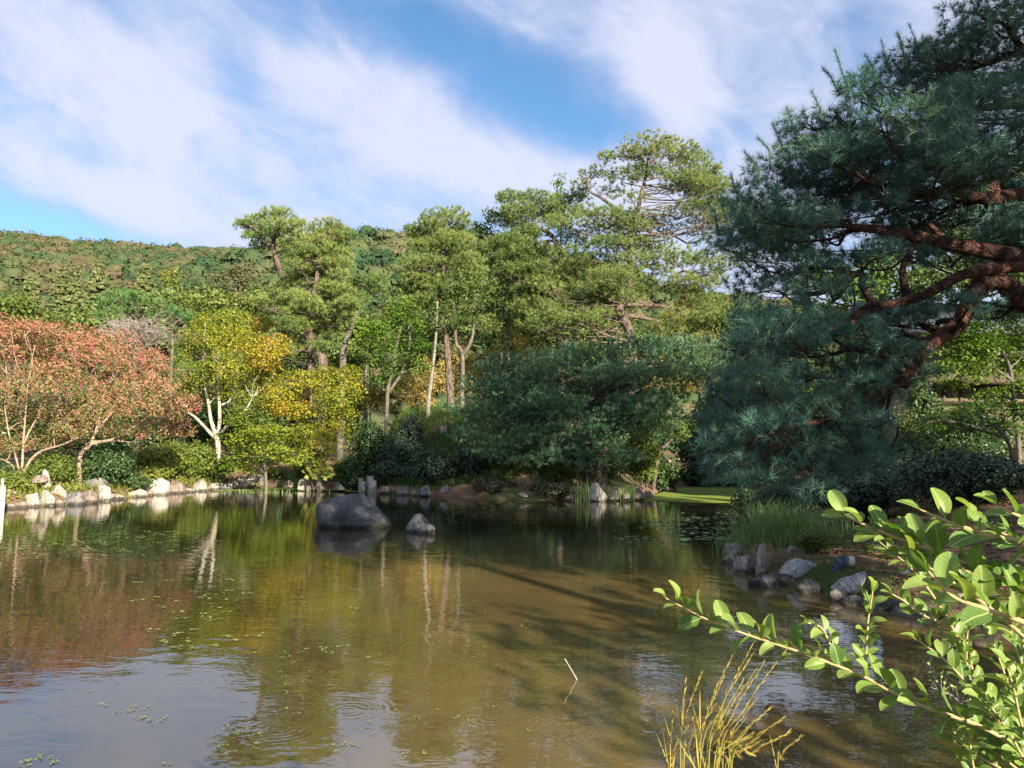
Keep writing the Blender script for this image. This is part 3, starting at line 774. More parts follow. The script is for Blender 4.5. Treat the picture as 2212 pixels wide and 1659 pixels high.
RP += [(1700, 800, 90, 36), (1780, 860, 80, 30), (1850, 900, 70, 28), (1900, 850, 60, 26), (1720, 930, 80, 30), (1800, 1010, 80, 30), (1640, 1040, 70, 25), (1560, 1010, 60, 25), (1760, 1060, 70, 22), (1880, 1010, 60, 25), (1650, 720, 70, 36), (1740, 690, 70, 30), (1860, 720, 70, 30), (1900, 550, 70, 24), (1980, 560, 60, 20), (1840, 560, 60, 24), (2180, 520, 60, 22), (1760, 330, 70, 40), (1830, 330, 70, 40), (2150, 470, 80, 30), (2060, 480, 80, 25), (2200, 350, 60, 50), (2120, 360, 80, 45), (1990, 470, 80, 25), (1900, 500, 70, 20), (1830, 620, 70, 22), (1980, 690, 60, 30), (2090, 660, 60, 22), (2150, 680, 50, 20), (1900, 740, 80, 30), (1830, 850, 60, 25), (1740, 880, 80, 28), (2120, 20, 90, 60), (2220, 20, 90, 70), (2260, 280, 70, 90), (2060, 200, 100, 70), (1960, 330, 110, 60), (1770, 420, 110, 55), (1690, 500, 90, 50), (1860, 200, 60, 60), (1620, 500, 60, 60), (1640, 690, 70, 40), (1740, 760, 100, 35), (1850, 790, 80, 30), (1600, 860, 70, 40), (1700, 870, 90, 35), (1580, 940, 60, 35), (1690, 960, 90, 35), (1800, 950, 70, 28), (1780, 500, 90, 40), (1880, 420, 100, 40), (2000, 390, 90, 35), (2100, 410, 50, 25)]
RPY = [(p[0], p[1], p[2], p[3], 9.3 + 3.0 * RNG.uniform() - (.4 if p[1] > 700 else 0)) for p in RP]
rp_base = (8.9, 11.3)
rp = pine('great red barked pine reaching over the right bank', 10.8,
          [[(2520, 1150, 11.3), (2500, 900, 11.3), (2440, 740, 11.2), (2330, 560, 11.2), (2280, 360, 11.2), (2260, 120, 11.2), (2300, -300, 11.2), (2290, -800, 11.2)],
           [(2360, 620, 11.1), (2212, 560, 10.8), (2120, 540, 10.6), (2020, 520, 10.4), (1930, 500, 10.2), (1840, 490, 10.0)],
           [(2340, 570, 11.1), (2200, 575, 10.7), (2090, 590, 10.4), (1990, 640, 10.2), (1890, 665, 10.1), (1800, 710, 10.0)],
           [(2420, 700, 11.2), (2230, 660, 10.9), (2160, 605, 10.7), (2110, 625, 10.6), (2070, 700, 10.5), (2000, 745, 10.4), (1950, 765, 10.3), (1915, 770, 10.2)],
           [(2010, 745, 10.4), (1950, 820, 10.3), (1890, 850, 10.2), (1830, 885, 10.1), (1780, 910, 10.0), (1700, 920, 9.9)],
           [(2290, 420, 11.1), (2200, 420, 10.8), (2130, 430, 10.6), (2060, 415, 10.4), (1990, 425, 10.2)],
           [(2140, 440, 10.6), (2140, 385, 10.5), (2110, 330, 10.4), (2060, 270, 10.4)],
           [(1890, 665, 10.1), (1865, 620, 10.1), (1855, 590, 10.0), (1780, 630, 9.9), (1740, 635, 9.8)],
           [(1960, 645, 10.2), (1950, 580, 10.3), (1975, 530, 10.4)],
           [(1820, 885, 10.1), (1835, 850, 10.0), (1840, 820, 10.0)],
           [(1880, 660, 10.1), (1850, 680, 10.0), (1840, 700, 9.9)]],
          [(.34, .16), (.15, .05), (.10, .035), (.155, .08), (.065, .025), (.12, .045), (.12, .05), (.06, .03), (.06, .03), (.04, .02), (.05, .03)],
          RPY + RP_FILL + [(1900 + 650 * ((j * .618) % 1), -90 - 45 * j - (260 if ((j * .618) % 1) < .3 else 0), 140, 65, 11 + RNG.uniform(-2.2, 2.2), .45) for j in range(20)], M['pine_near'], M['red_bark'], .6, k=32, L=.165, w=.0066, layers=5.2, tuft_r=.10, base=rp_base, name='red_pine_tree', tmean=.42, spr=.75, twigs=5, twig_r=.008, up=.35)
# long upright shoots along the top edge of its crown
q = MB(); tw = MB()
for (px, py, h) in [(2180, 40, 90), (2130, 20, 80), (2080, 45, 90), (2040, 60, 60), (1965, 55, 90), (1940, 75, 60), (1905, 90, 75), (1870, 120, 60), (1805, 110, 80), (1780, 150, 50), (1755, 200, 60), (1700, 235, 70), (1670, 270, 50), (1640, 300, 55), (1610, 330, 60), (1580, 380, 50), (1560, 430, 45), (1545, 470, 40), (1835, 160, 60), (2000, 90, 60)]:
    Yp = 9.6 + RNG.uniform() * 2.2
    a = P(px + RNG.uniform(10, 30), py + h, Yp); e = P(px, py, Yp)
    pl = catmull([a, (a + e) / 2 + RNG.normal(size=3) * .03, e], 14)
    tube(tw, pl, np.linspace(.008, .004, 14), 4)
    d = nrm(np.gradient(pl, axis=0))
    needles(q, pl, nrm(d + RNG.normal(size=d.shape) * .1), 24, .10, .004, .55, np.clip(.45 + RNG.normal(size=14) * .1, 0, 1))
tw.build('twig', M['red_bark'], rp, True, 'stuff')
q.build('young_shoots', M['pine_near'], rp, False, 'stuff')

# trees outside the picture on the right whose shade falls over the pond
def shade_tree(label, x, y, blobs, m, tr=.3, h=12., L=.27, cover=2.8):
    z0 = gz(x, y)
    root = thing('broadleaf_tree', label, 'tree', (x, y, z0), 'shade trees on the near right bank')
    tm = MB(); q = MB()
    tp = catmull([(x, y, z0 - .2), (x + .1, y, z0 + h * .4), (x - .1, y + .1, z0 + h * .9)], 14)
    tube(tm, tp, np.linspace(tr, .06, 14), 8)
    for (dx, dy, z, rx, rz) in blobs:
        c = np.array([x + dx, y + dy, z]); r = np.array([rx, rx, rz])
        a = tp[np.abs(tp[:, 2] - (z - rz)).argmin()]
        limb(tm, a, c, .09, .03, 0, 7, 5)
        foliage(q, c, r, int(cover * math.pi * rx * rz / (L * L * .3)), L, 'clump', .45)
    tm.build('trunk', M['grey_bark'], root, True); q.build('crown', m, root, False, 'stuff')


shade_tree('mid height shade tree behind the viewer on the near bank', 10.6, -6.0, [(-1.3, -.5, 10.9, 2.2, 1.4), (1.4, .4, 10.6, 2.6, 1.8), (-.2, .3, 12.5, 2.5, 1.5), (.6, -.6, 14.2, 1.9, 1.1), (-.8, -.3, 5.9, 2.0, 1.5), (1.4, .6, 6.2, 2.4, 1.7), (.3, 0, 3.6, 2.4, 1.6), (2.9, 1.3, 8.4, 1.6, 1.4), (2.6, 1.2, 3.2, 2.0, 1.6)], M['broad'], .28, 13)
shade_tree('tallest shade tree on the right bank', 17.5, 5.5, [(-3, -1.5, 15, 2.8, 2.0), (0, 0, 17, 3.6, 2.4), (3.2, 1.6, 15.5, 3.0, 2.2), (-1, -.6, 20, 2.6, 1.6), (2, 1, 19.5, 2.6, 1.6), (-2, -1, 12.6, 2.6, 1.6), (2.6, 1, 12.2, 2.6, 1.4), (0, .5, 13, 2.4, 1.4)], M['broad'], .4, 19)
shade_tree('low dense shade tree beside the great red pine', 13.6, 3.2, [(-1.6, -.8, 6.4, 2.0, 1.6), (1.4, .6, 6.8, 2.2, 1.8), (0, 0, 8.6, 2.2, 1.6), (-.6, -.2, 4.4, 1.8, 1.1), (1.6, .6, 4.3, 2.0, 1.1), (3.4, 1.6, 7.4, 1.8, 1.5), (.2, .2, 10.2, 1.5, 1.0), (-3.3, -1.6, 8.6, 2.0, 1.5), (-3.0, -1.5, 6.0, 1.8, 1.2), (-2.6, -1.3, 10.6, 1.6, 1.1)], M['broad'], .25, 9)

shade_tree('slim tall shade tree with a high crown on the near bank', 14.5, -2.0, [(-1.2, -.4, 14.2, 2.0, 1.4), (1.2, .4, 14.6, 2.0, 1.5), (0, 0, 16.6, 2.3, 1.6), (-.6, -.3, 18.6, 1.8, 1.2), (.9, .5, 18.4, 1.8, 1.2), (0, 0, 12.8, 1.8, 1.0)], M['broad'], .25, 18)
# crape myrtles on the left bank
broad('red leaved crape myrtle with fan of pale stems at the left edge', 'crape myrtle', 26, [[(45, 1045), (48, 1010), (50, 960), (55, 900), (60, 830)], [(46, 1040), (20, 1000), (-20, 985), (-60, 950)], [(46, 1040), (35, 990), (20, 940), (10, 880)], [(48, 1035), (62, 1000), (88, 975), (130, 962), (170, 945)], [(48, 1035), (52, 960), (80, 900), (95, 850)]], [(.05, .018), (.05, .018), (.04, .015), (.055, .02), (.04, .013)],
      [(60, 760, 80, 50, .05), (0, 735, 90, 50, .1), (-70, 790, 90, 70), (120, 725, 60, 35, .1), (30, 840, 80, 50, -.05), (110, 815, 70, 45), (-30, 890, 80, 45, -.1), (60, 900, 70, 35, -.15), (130, 890, 60, 40, -.1), (-40, 960, 60, 25, .05), (20, 700, 50, 22, .15), (75, 705, 40, 20, .1), (20, 960, 60, 22, -.15), (100, 945, 60, 25, -.1), (150, 925, 50, 25, -.1), (-60, 930, 60, 40)],
      M['myrtle'], M['myrtle_bark'], .085, 1.7, 'clump', 1.6, 'crape myrtles on the left bank', 'crape_myrtle_tree', .42, .17, twigs=5)
broad('broad red crape myrtle with low forked limbs beside the maple', 'crape myrtle', 27.5, [[(172, 1000), (178, 975), (195, 962), (205, 938), (230, 905), (250, 885)], [(205, 938), (185, 910), (160, 880), (150, 840)], [(200, 955), (240, 950), (285, 925), (325, 898), (380, 880)], [(195, 960), (240, 952), (290, 956)], [(205, 938), (215, 900), (225, 850)]], [(.10, .02), (.045, .015), (.055, .015), (.045, .012), (.04, .015)],
      [(200, 760, 80, 40, .1), (280, 780, 75, 42, .08), (335, 825, 70, 42, .05), (230, 830, 80, 42), (300, 870, 70, 35, -.03), (170, 880, 70, 38, -.1), (370, 875, 50, 30, .05), (240, 905, 70, 22, -.1), (400, 870, 45, 25, .1), (180, 725, 60, 25, .1), (330, 775, 45, 25, .1), (130, 790, 50, 40), (390, 930, 40, 15, .0), (250, 730, 50, 22, .12), (300, 935, 80, 18, -.1), (200, 930, 60, 22, -.15), (150, 940, 50, 20, -.1), (350, 910, 60, 20, -.05), (260, 870, 60, 28, -.1)],
      M['myrtle'], M['myrtle_bark'], .085, 1.7, 'clump', 1.6, 'crape myrtles on the left bank', 'crape_myrtle_tree', .42, .17, twigs=5)
# maples
broad('tall green maple with white forked trunk beside the crape myrtle', 'maple', 35, [[(472, 990), (470, 955), (463, 930), (455, 905), (450, 870), (440, 830)], [(468, 940), (474, 915), (474, 880), (470, 840), (450, 800)], [(466, 948), (440, 920), (420, 900), (405, 890)], [(478, 935), (500, 910), (530, 885), (545, 860)]], [(.14, .05), (.10, .04), (.085, .04), (.07, .03)],
      [(440, 720, 45, 35, .05), (410, 760, 45, 35), (470, 740, 50, 35, .08), (430, 800, 55, 35, -.05), (490, 790, 55, 40, .1), (405, 830, 40, 30, -.1), (450, 850, 50, 30, -.05), (510, 840, 55, 35, .05), (540, 790, 45, 35, .16), (545, 740, 40, 30, .18), (575, 770, 45, 35, .26), (500, 720, 40, 30, .1), (570, 820, 45, 30, .12), (520, 900, 45, 25, -.1), (600, 740, 35, 25, .32), (430, 690, 20, 20, .05), (580, 870, 40, 22, .1)],
      M['maple_yg'], M['pale_bark'], .10, 2.5, 'maple', 1.4, 'maples on the far left bank', 'maple_tree', .28, .10)
broad('bright yellow maple with orange patch beside the shaded bank', 'maple', 34, [[(668, 1010), (672, 960), (675, 900), (670, 850)], [(672, 950), (700, 900), (720, 860)], [(672, 960), (630, 920), (610, 890)]], [(.12, .05), (.08, .03), (.08, .03)],
      [(640, 820, 45, 25, .05), (690, 810, 50, 28, .02), (740, 820, 50, 28, 0), (600, 850, 50, 25, .08), (605, 875, 45, 18, .22), (660, 850, 50, 26, .05), (720, 855, 50, 28, -.02), (765, 840, 25, 20, 0), (640, 885, 50, 22, .1), (700, 890, 50, 25, -.05), (745, 885, 35, 25, -.05), (720, 925, 40, 25, .05), (670, 930, 50, 22, -.05), (690, 960, 45, 22, .05), (640, 960, 45, 20, -.1), (655, 865, 30, 12, .3), (760, 800, 30, 15, 0)],
      M['maple_yg'], M['grey_bark'], .10, 2.6, 'maple', 1.2, 'maples on the far left bank', 'maple_tree', .38, .09)
broad('low drooping green maple over the stones at the left shore', 'maple', 32.5, [[(575, 1045), (570, 1000), (560, 965)], [(570, 1000), (600, 975)]], [(.08, .03), (.06, .03)],
      [(510, 945, 45, 22, 0), (560, 930, 50, 22, .05), (610, 930, 45, 22, .03), (530, 975, 50, 22, -.03), (590, 970, 50, 20, 0), (640, 985, 40, 22, .03), (500, 1000, 35, 22, -.05), (560, 1005, 40, 16, -.05)],
      M['maple_yg'], M['grey_bark'], .11, 2.4, 'maple', .9, 'maples on the far left bank', 'maple_tree', .24, .08)
broad('orange tinged tree between the white maple and the pines', 'tree', 46, [[(560, 900), (565, 820), (570, 740)]], [(.15, .05)],
      [(560, 720, 40, 25, .22), (520, 700, 40, 25, .0), (600, 715, 40, 25, .2), (570, 690, 35, 20, .1), (480, 690, 45, 25, -.05), (620, 760, 40, 30, .16), (540, 760, 50, 30, .15), (580, 800, 50, 30, .1)],
      M['maple_yg'], M['grey_bark'], .16, 2.2, 'clump', 1.2, None, 'broadleaf_tree', .3, .13)
# shaded small trees among the pine trunks
broad('slender green maple with dark twin trunks in the shade', 'maple', 42, [[(836, 880), (838, 840), (850, 790), (858, 740), (870, 690)], [(838, 850), (870, 800), (885, 740), (880, 690)]], [(.13, .05), (.09, .04)],
      [(850, 680, 50, 25, .1), (810, 700, 45, 25, 0), (890, 700, 45, 25, 0), (830, 740, 50, 28, -.05), (880, 740, 50, 28, -.1), (800, 770, 40, 25, .0), (850, 790, 50, 25, -.1), (900, 790, 40, 22, -.1), (790, 730, 35, 20, .2), (880, 660, 30, 20, .1), (830, 820, 40, 20, -.05), (915, 750, 30, 25, -.1)],
      M['maple_green'], M['grey_bark'], .14, 2.0, 'maple', 1.4, 'slender trees on the shaded mound', 'maple_tree', .42, .1)
broad('pale leaning trunk with thin crown beside the straight pine', 'tree', 43, [Z3([(1685, 1490), (1715, 1250), (1740, 1000), (1750, 750)])], [(.13, .06)],
      [(945, 650, 40, 20), (920, 680, 35, 18), (965, 690, 35, 18)], M['broad'], M['ash_bark'], .14, 1.6, 'clump', .8, 'slender trees on the shaded mound', 'broadleaf_tree', .4)
broad('grey tree forking low into two bowed stems', 'tree', 43.5, [Z3([(1930, 1490), (1935, 1150), (1890, 1060), (1880, 880), (1870, 740)]), Z3([(1935, 1150), (2000, 1040), (2020, 900), (2010, 760)])], [(.17, .06), (.12, .05)],
      [(985, 640, 45, 25), (1025, 650, 45, 25), (1050, 700, 35, 25, .2), (1000, 600, 40, 25), (1040, 610, 40, 25)], M['broad'], M['grey_bark'], .14, 1.5, 'clump', 1.0, 'slender trees on the shaded mound', 'broadleaf_tree', .42)
broad('thin leafy tree rising between the pines with bare twigs', 'tree', 49, [Z5([(390, 1650), (385, 1400), (395, 1150), (380, 950)]), Z5([(340, 1650), (350, 1300), (370, 1050)])], [(.13, .04), (.08, .03)],
      Z3([(280, 600, 60, 60), (220, 690, 70, 50), (300, 760, 80, 60), (200, 850, 70, 60), (350, 860, 70, 60), (250, 960, 80, 60), (380, 1000, 70, 60), (300, 1090, 80, 60), (420, 1150, 80, 50), (250, 1200, 80, 50), (350, 1290, 90, 60), (480, 1280, 80, 50), (340, 480, 30, 40), (160, 660, 30, 30)], KZ, 972., 270.),
      M['broad'], M['grey_bark'], .19, 2.6, 'clump', 1.8, None, 'broadleaf_tree', .5, .16)
broad('leafy vine clad treetop poking above the pines', 'tree', 50, [[(1215, 880), (1212, 600), (1212, 440)]], [(.14, .04)],
      Z3([(740, 340, 30, 25), (710, 400, 40, 35), (740, 450, 40, 35), (700, 470, 50, 40), (820, 860, 50, 70), (790, 980, 50, 50), (620, 950, 60, 60), (560, 840, 50, 40)], KZ, 972., 270.),
      M['maple_green'], M['grey_bark'], .2, 1.8, 'clump', .8, None, 'broadleaf_tree', .45, .12)
# sunlit yellow undergrowth beyond the trunks
for k, (label, x, y, bl, ts) in enumerate([
        ('yellow bush glowing between the maple and the slanting pine', 800, 880, [(790, 840, 50, 35), (830, 860, 45, 30), (770, 870, 40, 30)], .0),
        ('golden thicket behind the dark twin trunks', 890, 880, [(870, 830, 50, 40), (910, 850, 45, 35), (900, 790, 45, 35, -.1)], .05),
        ('golden thicket behind the forked grey tree', 1000, 880, [(960, 820, 45, 40), (1010, 830, 50, 40), (1050, 790, 45, 35, -.1), (990, 770, 45, 35)], .05),
        ('yellow green bush under the vine clad treetop', 1110, 870, [(1090, 780, 55, 35, -.1), (1140, 760, 50, 35, -.15), (1110, 720, 45, 30, -.2), (1180, 800, 50, 40, -.1)], .0),
        ('pale yellow bush behind the low blue pine', 1420, 860, [(1380, 820, 50, 35), (1440, 800, 50, 35), (1490, 820, 45, 35), (1430, 850, 60, 30)], .1),
        ('yellow leaved tree right of the largest pine', 1510, 860, [(1500, 650, 50, 35), (1540, 670, 45, 35), (1480, 690, 50, 35, -.1), (1530, 720, 50, 35, -.1), (1440, 700, 45, 30, -.2), (1490, 760, 50, 30, -.2)], -.2)]):
    broad(label, 'bush' if 'tree r' not in label else 'tree', 54, [[(x, y + 20), (x, y - 40), (x, y - 80)], [(x, y), (x + 25, y - 60)]], [(.09, .03), (.06, .02)], bl, M['yellow'], M['grey_bark'], .19, 1.8, 'clump', 1.6, 'sunlit growth beyond the pines', 'yellow_bush' if 'tree r' not in label else 'yellow_tree', .42 + ts, .16)
# green trees closing the gaps behind
for label, x, Y, bl, mt, ts in [
        ('deep green tree behind the bent pine', 700, 62, [(640, 650, 60, 40), (720, 690, 60, 40), (780, 700, 50, 40), (620, 720, 60, 40), (700, 750, 60, 40), (760, 760, 60, 40), (600, 780, 60, 40)], 'broad', .0),
        ('light yellow green treetop beside the slanting pine', 790, 60, [(770, 720, 35, 40), (800, 740, 35, 40), (760, 780, 40, 40)], 'maple_green', .2),
        ('broad green tree behind the straight pine', 900, 64, [(880, 650, 60, 40), (940, 700, 60, 45), (860, 720, 60, 40), (1000, 700, 60, 45), (920, 770, 60, 40)], 'broad', .1),
        ('dark tree filling behind the thin leafy tree', 1100, 64, [(1060, 640, 60, 45), (1120, 680, 60, 45), (1170, 640, 60, 40), (1080, 740, 60, 40), (1160, 740, 60, 45)], 'broad', -.05),
        ('green tree behind the largest pine', 1330, 64, [(1250, 700, 70, 40), (1330, 720, 70, 40), (1400, 740, 70, 40), (1280, 780, 80, 45), (1370, 800, 80, 40), (1470, 780, 70, 45)], 'broad', .05),
        ('dense green tree behind the great red pine', 1640, 44, [(1600, 700, 70, 45), (1680, 720, 80, 50), (1760, 700, 80, 50), (1620, 800, 80, 50), (1720, 820, 80, 50), (1560, 880, 60, 40), (1660, 900, 80, 40)], 'broad', .05),
        ('sunny green tree above the teahouse roof', 1900, 34, [(1780, 600, 70, 40), (1860, 620, 80, 40), (1950, 640, 80, 35), (1800, 680, 80, 40), (1900, 560, 60, 25), (2060, 570, 80, 35), (2160, 560, 80, 40), (2040, 520, 60, 25)], 'maple_green', .0),
        ('tall dark tree rising behind the red pine boughs', 2080, 32, [(1960, 520, 80, 45), (2060, 500, 80, 50), (2150, 520, 80, 50), (2210, 460, 70, 50), (2100, 430, 70, 40), (2010, 600, 80, 40), (2120, 600, 80, 45), (2210, 600, 60, 50), (1900, 580, 60, 35), (2200, 360, 60, 50)], 'broad', -.15),
        ('olive tree at the left edge behind the crape myrtle', 20, 62, [(20, 660, 60, 35), (-50, 650, 60, 40), (70, 690, 50, 30), (-20, 700, 70, 30), (100, 700, 40, 25)], 'shrub_yg', -.15),
        ('round olive tree behind the rounded green pine', 250, 72, [(180, 690, 50, 30), (240, 700, 50, 25), (130, 720, 50, 25), (420, 660, 40, 25), (370, 640, 40, 25)], 'broad', .15),
        ('light olive tree beside the rounded green pine', 470, 68, [(450, 650, 50, 30), (510, 660, 50, 30), (480, 690, 50, 25), (560, 650, 40, 30), (420, 690, 30, 20)], 'broad', .25)]:
    yb = 880
    broad(label, 'tree', Y, [[(x, yb), (x, yb - 70), (x + 5, bl[0][1] + 10)]], [(.22, .07)], bl, M[mt], M['grey_bark'], .0045 * Y + .04, 3.6, 'clump', 2.0, 'trees closing the garden behind the pines', 'broadleaf_tree', .45 + ts, .12)
# distinct trees at the foot of the hill
for label, x, Y, bl, mt, ts in [
        ('rounded brown oak on the lower hill right of the yellow tree', 510, 125, [(500, 600, 45, 22), (540, 610, 40, 22), (470, 605, 30, 18), (520, 585, 30, 14)], 'hill', .42),
        ('small bright yellow green tree on the lower hill', 372, 118, [(360, 596, 14, 18), (378, 592, 14, 16), (368, 610, 20, 14)], 'shrub_yg', .25),
        ('pale grey green oak left of the pines on the lower hill', 440, 112, [(410, 630, 30, 18), (450, 625, 35, 18), (490, 630, 30, 18), (430, 650, 40, 16)], 'hill', .2),
        ('silvery green tree below the brown oak', 500, 104, [(490, 650, 28, 18), (520, 655, 26, 18), (505, 672, 36, 14)], 'hill', .3)]:
    broad(label, 'tree', Y, [[(x, 760), (x, 680), (x, bl[0][1])]], [(.3, .1)], bl, M[mt], M['grey_bark'], .0040 * Y, 2.2, 'clump', 2.0, 'single trees at the foot of the hill', 'broadleaf_tree', .35 + ts, .08, twigs=0)


def cedar(label, px, ptop, pbase, wpx, Y):
    top = P(px, ptop, Y); b = P(px, pbase, Y); s = Y / FPX
    z0 = gz(b[0], b[1])
    root = thing('cedar_tree', label, 'cedar', (b[0], b[1], z0), 'cedars in front of the hill')
    tm = MB(); tube(tm, [(b[0], b[1], z0 - .2), (b[0], b[1], (z0 + top[2]) / 2), tuple(top)], [.35, .2, .03], 7)
    q = MB(); H = top[2] - b[2]; n = 26
    for i in range(n):
        fz = (i + .3) / n; z = top[2] - H * fz
        R = wpx * 1.3 * s * (.12 + .88 * fz ** .8) * RNG.uniform(.75, 1.15)
        m_ = 7 + int(5 * fz); az0 = RNG.uniform(0, 6.28)
        for j in range(m_):
            az = az0 + j * 6.283 / m_ + RNG.normal() * .2; Rb = R * RNG.uniform(.6, 1.1)
            d = np.array([math.cos(az), math.sin(az), .12 - .25 * fz])
            a = np.array([b[0], b[1], z]); tube(tm, [a, a + d * Rb * .6], [.05, .02], 3)
            c = a + d[None] * Rb * RNG.uniform(.25, 1.05, (22, 1)); c[:, 2] -= .12 * np.abs(RNG.normal(size=22)) * R * .3
            c[:, :2] += RNG.normal(size=(22, 2)) * Rb * .12
            nn = nrm(UP * .5 + RNG.normal(size=(22, 3)) * .6 + d * .5 + np.array([.2, -.4, 0]))
            leaves(q, c, nn, .62, .3, np.clip(.22 + RNG.normal(size=22) * .15, 0, 1), .2)
    tm.build('trunk', M['pine_bark'], root, True); q.build('crown', M['cedar'], root, False, 'stuff')


for a in [('pointed cedar at the left end of the cedar row', 56, 598, 760, 34, 96), ('cedar with ragged top second in the row from the left', 123, 580, 770, 36, 92), ('slim cedar pressed against its ragged neighbour', 152, 578, 770, 30, 97), ('tallest dark cedar in the middle of the row', 200, 572, 780, 44, 94), ('flat topped cedar standing apart above the rounded pine', 306, 572, 740, 44, 98)]:
    cedar(*a)

# leafless grey tree under the rounded pine
bz = P(292, 800, 44)
root = thing('bare_tree', 'leafless grey tree under the rounded green pine', 'tree', (bz[0], bz[1], gz(bz[0], bz[1])))
tm = MB()
tp = np.array([(bz[0], bz[1], gz(bz[0], bz[1]) - .1), P(292, 770, 44), P(290, 745, 44)]); tube(tm, catmull(tp, 8), np.linspace(.12, .07, 8), 7)
tg = MB()
for k in range(46):
    e = P(RNG.uniform(225, 350), RNG.uniform(690, 735), 44 + RNG.uniform(-1, 1))
    pl = limb(tm, tp[2] if k % 2 else tp[1], e, .03, .012, -.15, 8, 4, .1)
    for _ in range(9):
        limb(tg, pl[RNG.integers(3, 8)], e + RNG.normal(size=3) * np.array([.5, .4, .28]), .012, .008, -.05, 4, 3, .1)
tm.build('trunk', M['grey_bark'], root, True); tg.build('twig', M['bare'], root, False, 'stuff')

# ------------------------------------------------------------------ right bank maples, teahouse
def rmaple(*a, **k): broad(*a, **k)
rmaple('green maple with sunlit patch in front of the teahouse', 'maple', 19.5, [[(2200, 960), (2190, 860), (2180, 790), (2150, 740)], [(2185, 820), (2120, 780), (2070, 760)]], [(.07, .03), (.045, .02)],
       [(2080, 770, 45, 25, 0), (2140, 740, 55, 30, -.05), (2200, 720, 55, 35, -.05), (2110, 800, 55, 22, .1), (2180, 795, 55, 25, .18), (2050, 790, 30, 16, .1), (2190, 670, 50, 28, -.1), (2150, 690, 40, 20, -.1), (2220, 830, 40, 22, .1), (2020, 740, 45, 26, 0), (2060, 705, 50, 28, -.05), (2010, 800, 40, 20, .05), (2110, 700, 50, 28, -.05), (2140, 850, 45, 16, .05), (2060, 830, 40, 14, .05), (2220, 770, 40, 30, 0), (2100, 760, 50, 24, .05)],
       M['maple_green'], M['grey_bark'], .08, 3.4, 'maple', .8, 'maples by the teahouse', 'maple_tree', .45, .09)
rmaple('low spreading maple with feathery layers over the dark hedge', 'maple', 17.0, [[(2190, 1030), (2180, 960), (2150, 920)], [(2170, 945), (2080, 915), (2010, 910)]], [(.06, .03), (.04, .02)],
       [(2020, 905, 35, 16, .05), (2070, 890, 45, 20, .05), (2130, 880, 50, 22, 0), (2190, 880, 50, 24, 0), (2050, 925, 50, 15, 0), (2120, 915, 55, 16, -.05), (2190, 920, 45, 18, -.05), (2000, 925, 25, 10, 0)],
       M['maple_green'], M['grey_bark'], .065, 2.5, 'maple', .7, 'maples by the teahouse', 'maple_tree', .40, .08)


def box(mb, lo, hi, tint=.5):
    lo = np.array(lo); hi = np.array(hi)
    v = np.array([[(lo, hi)[i][0], (lo, hi)[j][1], (lo, hi)[k][2]] for i in (0, 1) for j in (0, 1) for k in (0, 1)])
    f = [(0, 1, 3), (0, 3, 2), (4, 6, 7), (4, 7, 5), (0, 4, 5), (0, 5, 1), (2, 3, 7), (2, 7, 6), (0, 2, 6), (0, 6, 4), (1, 5, 7), (1, 7, 3)]
    mb.add(v, f, tint)


def slab(mb, a, b, c, d, th):
    v = np.array([a, b, c, d, *[np.array(p) - UP * th for p in (a, b, c, d)]], float)
    f = [(0, 1, 2), (0, 2, 3), (4, 6, 5), (4, 7, 6), (0, 4, 5), (0, 5, 1), (1, 5, 6), (1, 6, 2), (2, 6, 7), (2, 7, 3), (3, 7, 4), (3, 4, 0)]
    mb.add(v, f)


YH = 27.0
hx0 = P(2000, 850, YH)[0]; hx1 = hx0 + 17
zb = P(2050, 868, YH)[2]; z1 = P(2050, 828, YH)[2]; zr = P(2050, 765, YH + 2.2)[2]; z2 = P(2050, 726, YH + 2.2)[2]
g0 = gz(hx0 + 3, YH)
house = thing('teahouse', 'cream plastered teahouse with dark posts behind the maples', 'building', (hx0, YH, g0))
mb = MB(); box(mb, (hx0, YH, g0 - .3), (hx1, YH + 3.2, z1)); mb.build('lower_wall', M['plaster'], house)
mb = MB(); box(mb, (hx0 + .4, YH + 2.2, z1 + .02), (hx1 - .5, YH + 4.5, z2 + .1)); mb.build('upper_wall', M['plaster'], house)
mb = MB(); slab(mb, (hx0 - .7, YH - .9, z1 + .05), (hx1 + .7, YH - .9, z1 + .05), (hx1 + .7, YH + 2.25, zr + .02), (hx0 - .7, YH + 2.25, zr + .02), .16); mb.build('lower_roof', M['thatch'], house)
mb = MB()
slab(mb, (hx0 - .5, YH + 1.2, z2 + .1), (hx1 + .5, YH + 1.2, z2 + .1), (hx1 + .5, YH + 4.4, z2 + 1.7), (hx0 - .5, YH + 4.4, z2 + 1.7), .18)
slab(mb, (hx0 - .5, YH + 4.42, z2 + 1.7), (hx1 + .5, YH + 4.42, z2 + 1.7), (hx1 + .5, YH + 5.6, z2 + 1.1), (hx0 - .5, YH + 5.6, z2 + 1.1), .18)
mb.build('upper_roof', M['tile'], house)
me = None
for px in (1984, 2016, 2038, 2075, 2112, 2150, 2165, 2190, 2230, 2280):
    x = P(px, 850, YH)[0]
    if me is None:
        q = MB(); box(q, (-.06, -.05, 0), (.06, .03, z1 - g0)); me = q.mesh('post', M['timber'])
    o = bpy.data.objects.new('post', me); COL.objects.link(o); o.parent = house; o.location = (x - hx0, 0, 0)
q = MB(); box(q, (hx0 - .1, YH - .09, zb - .12), (hx1, YH - .004, zb + .02)); q.build('sill_beam', M['timber'], house)
me = None
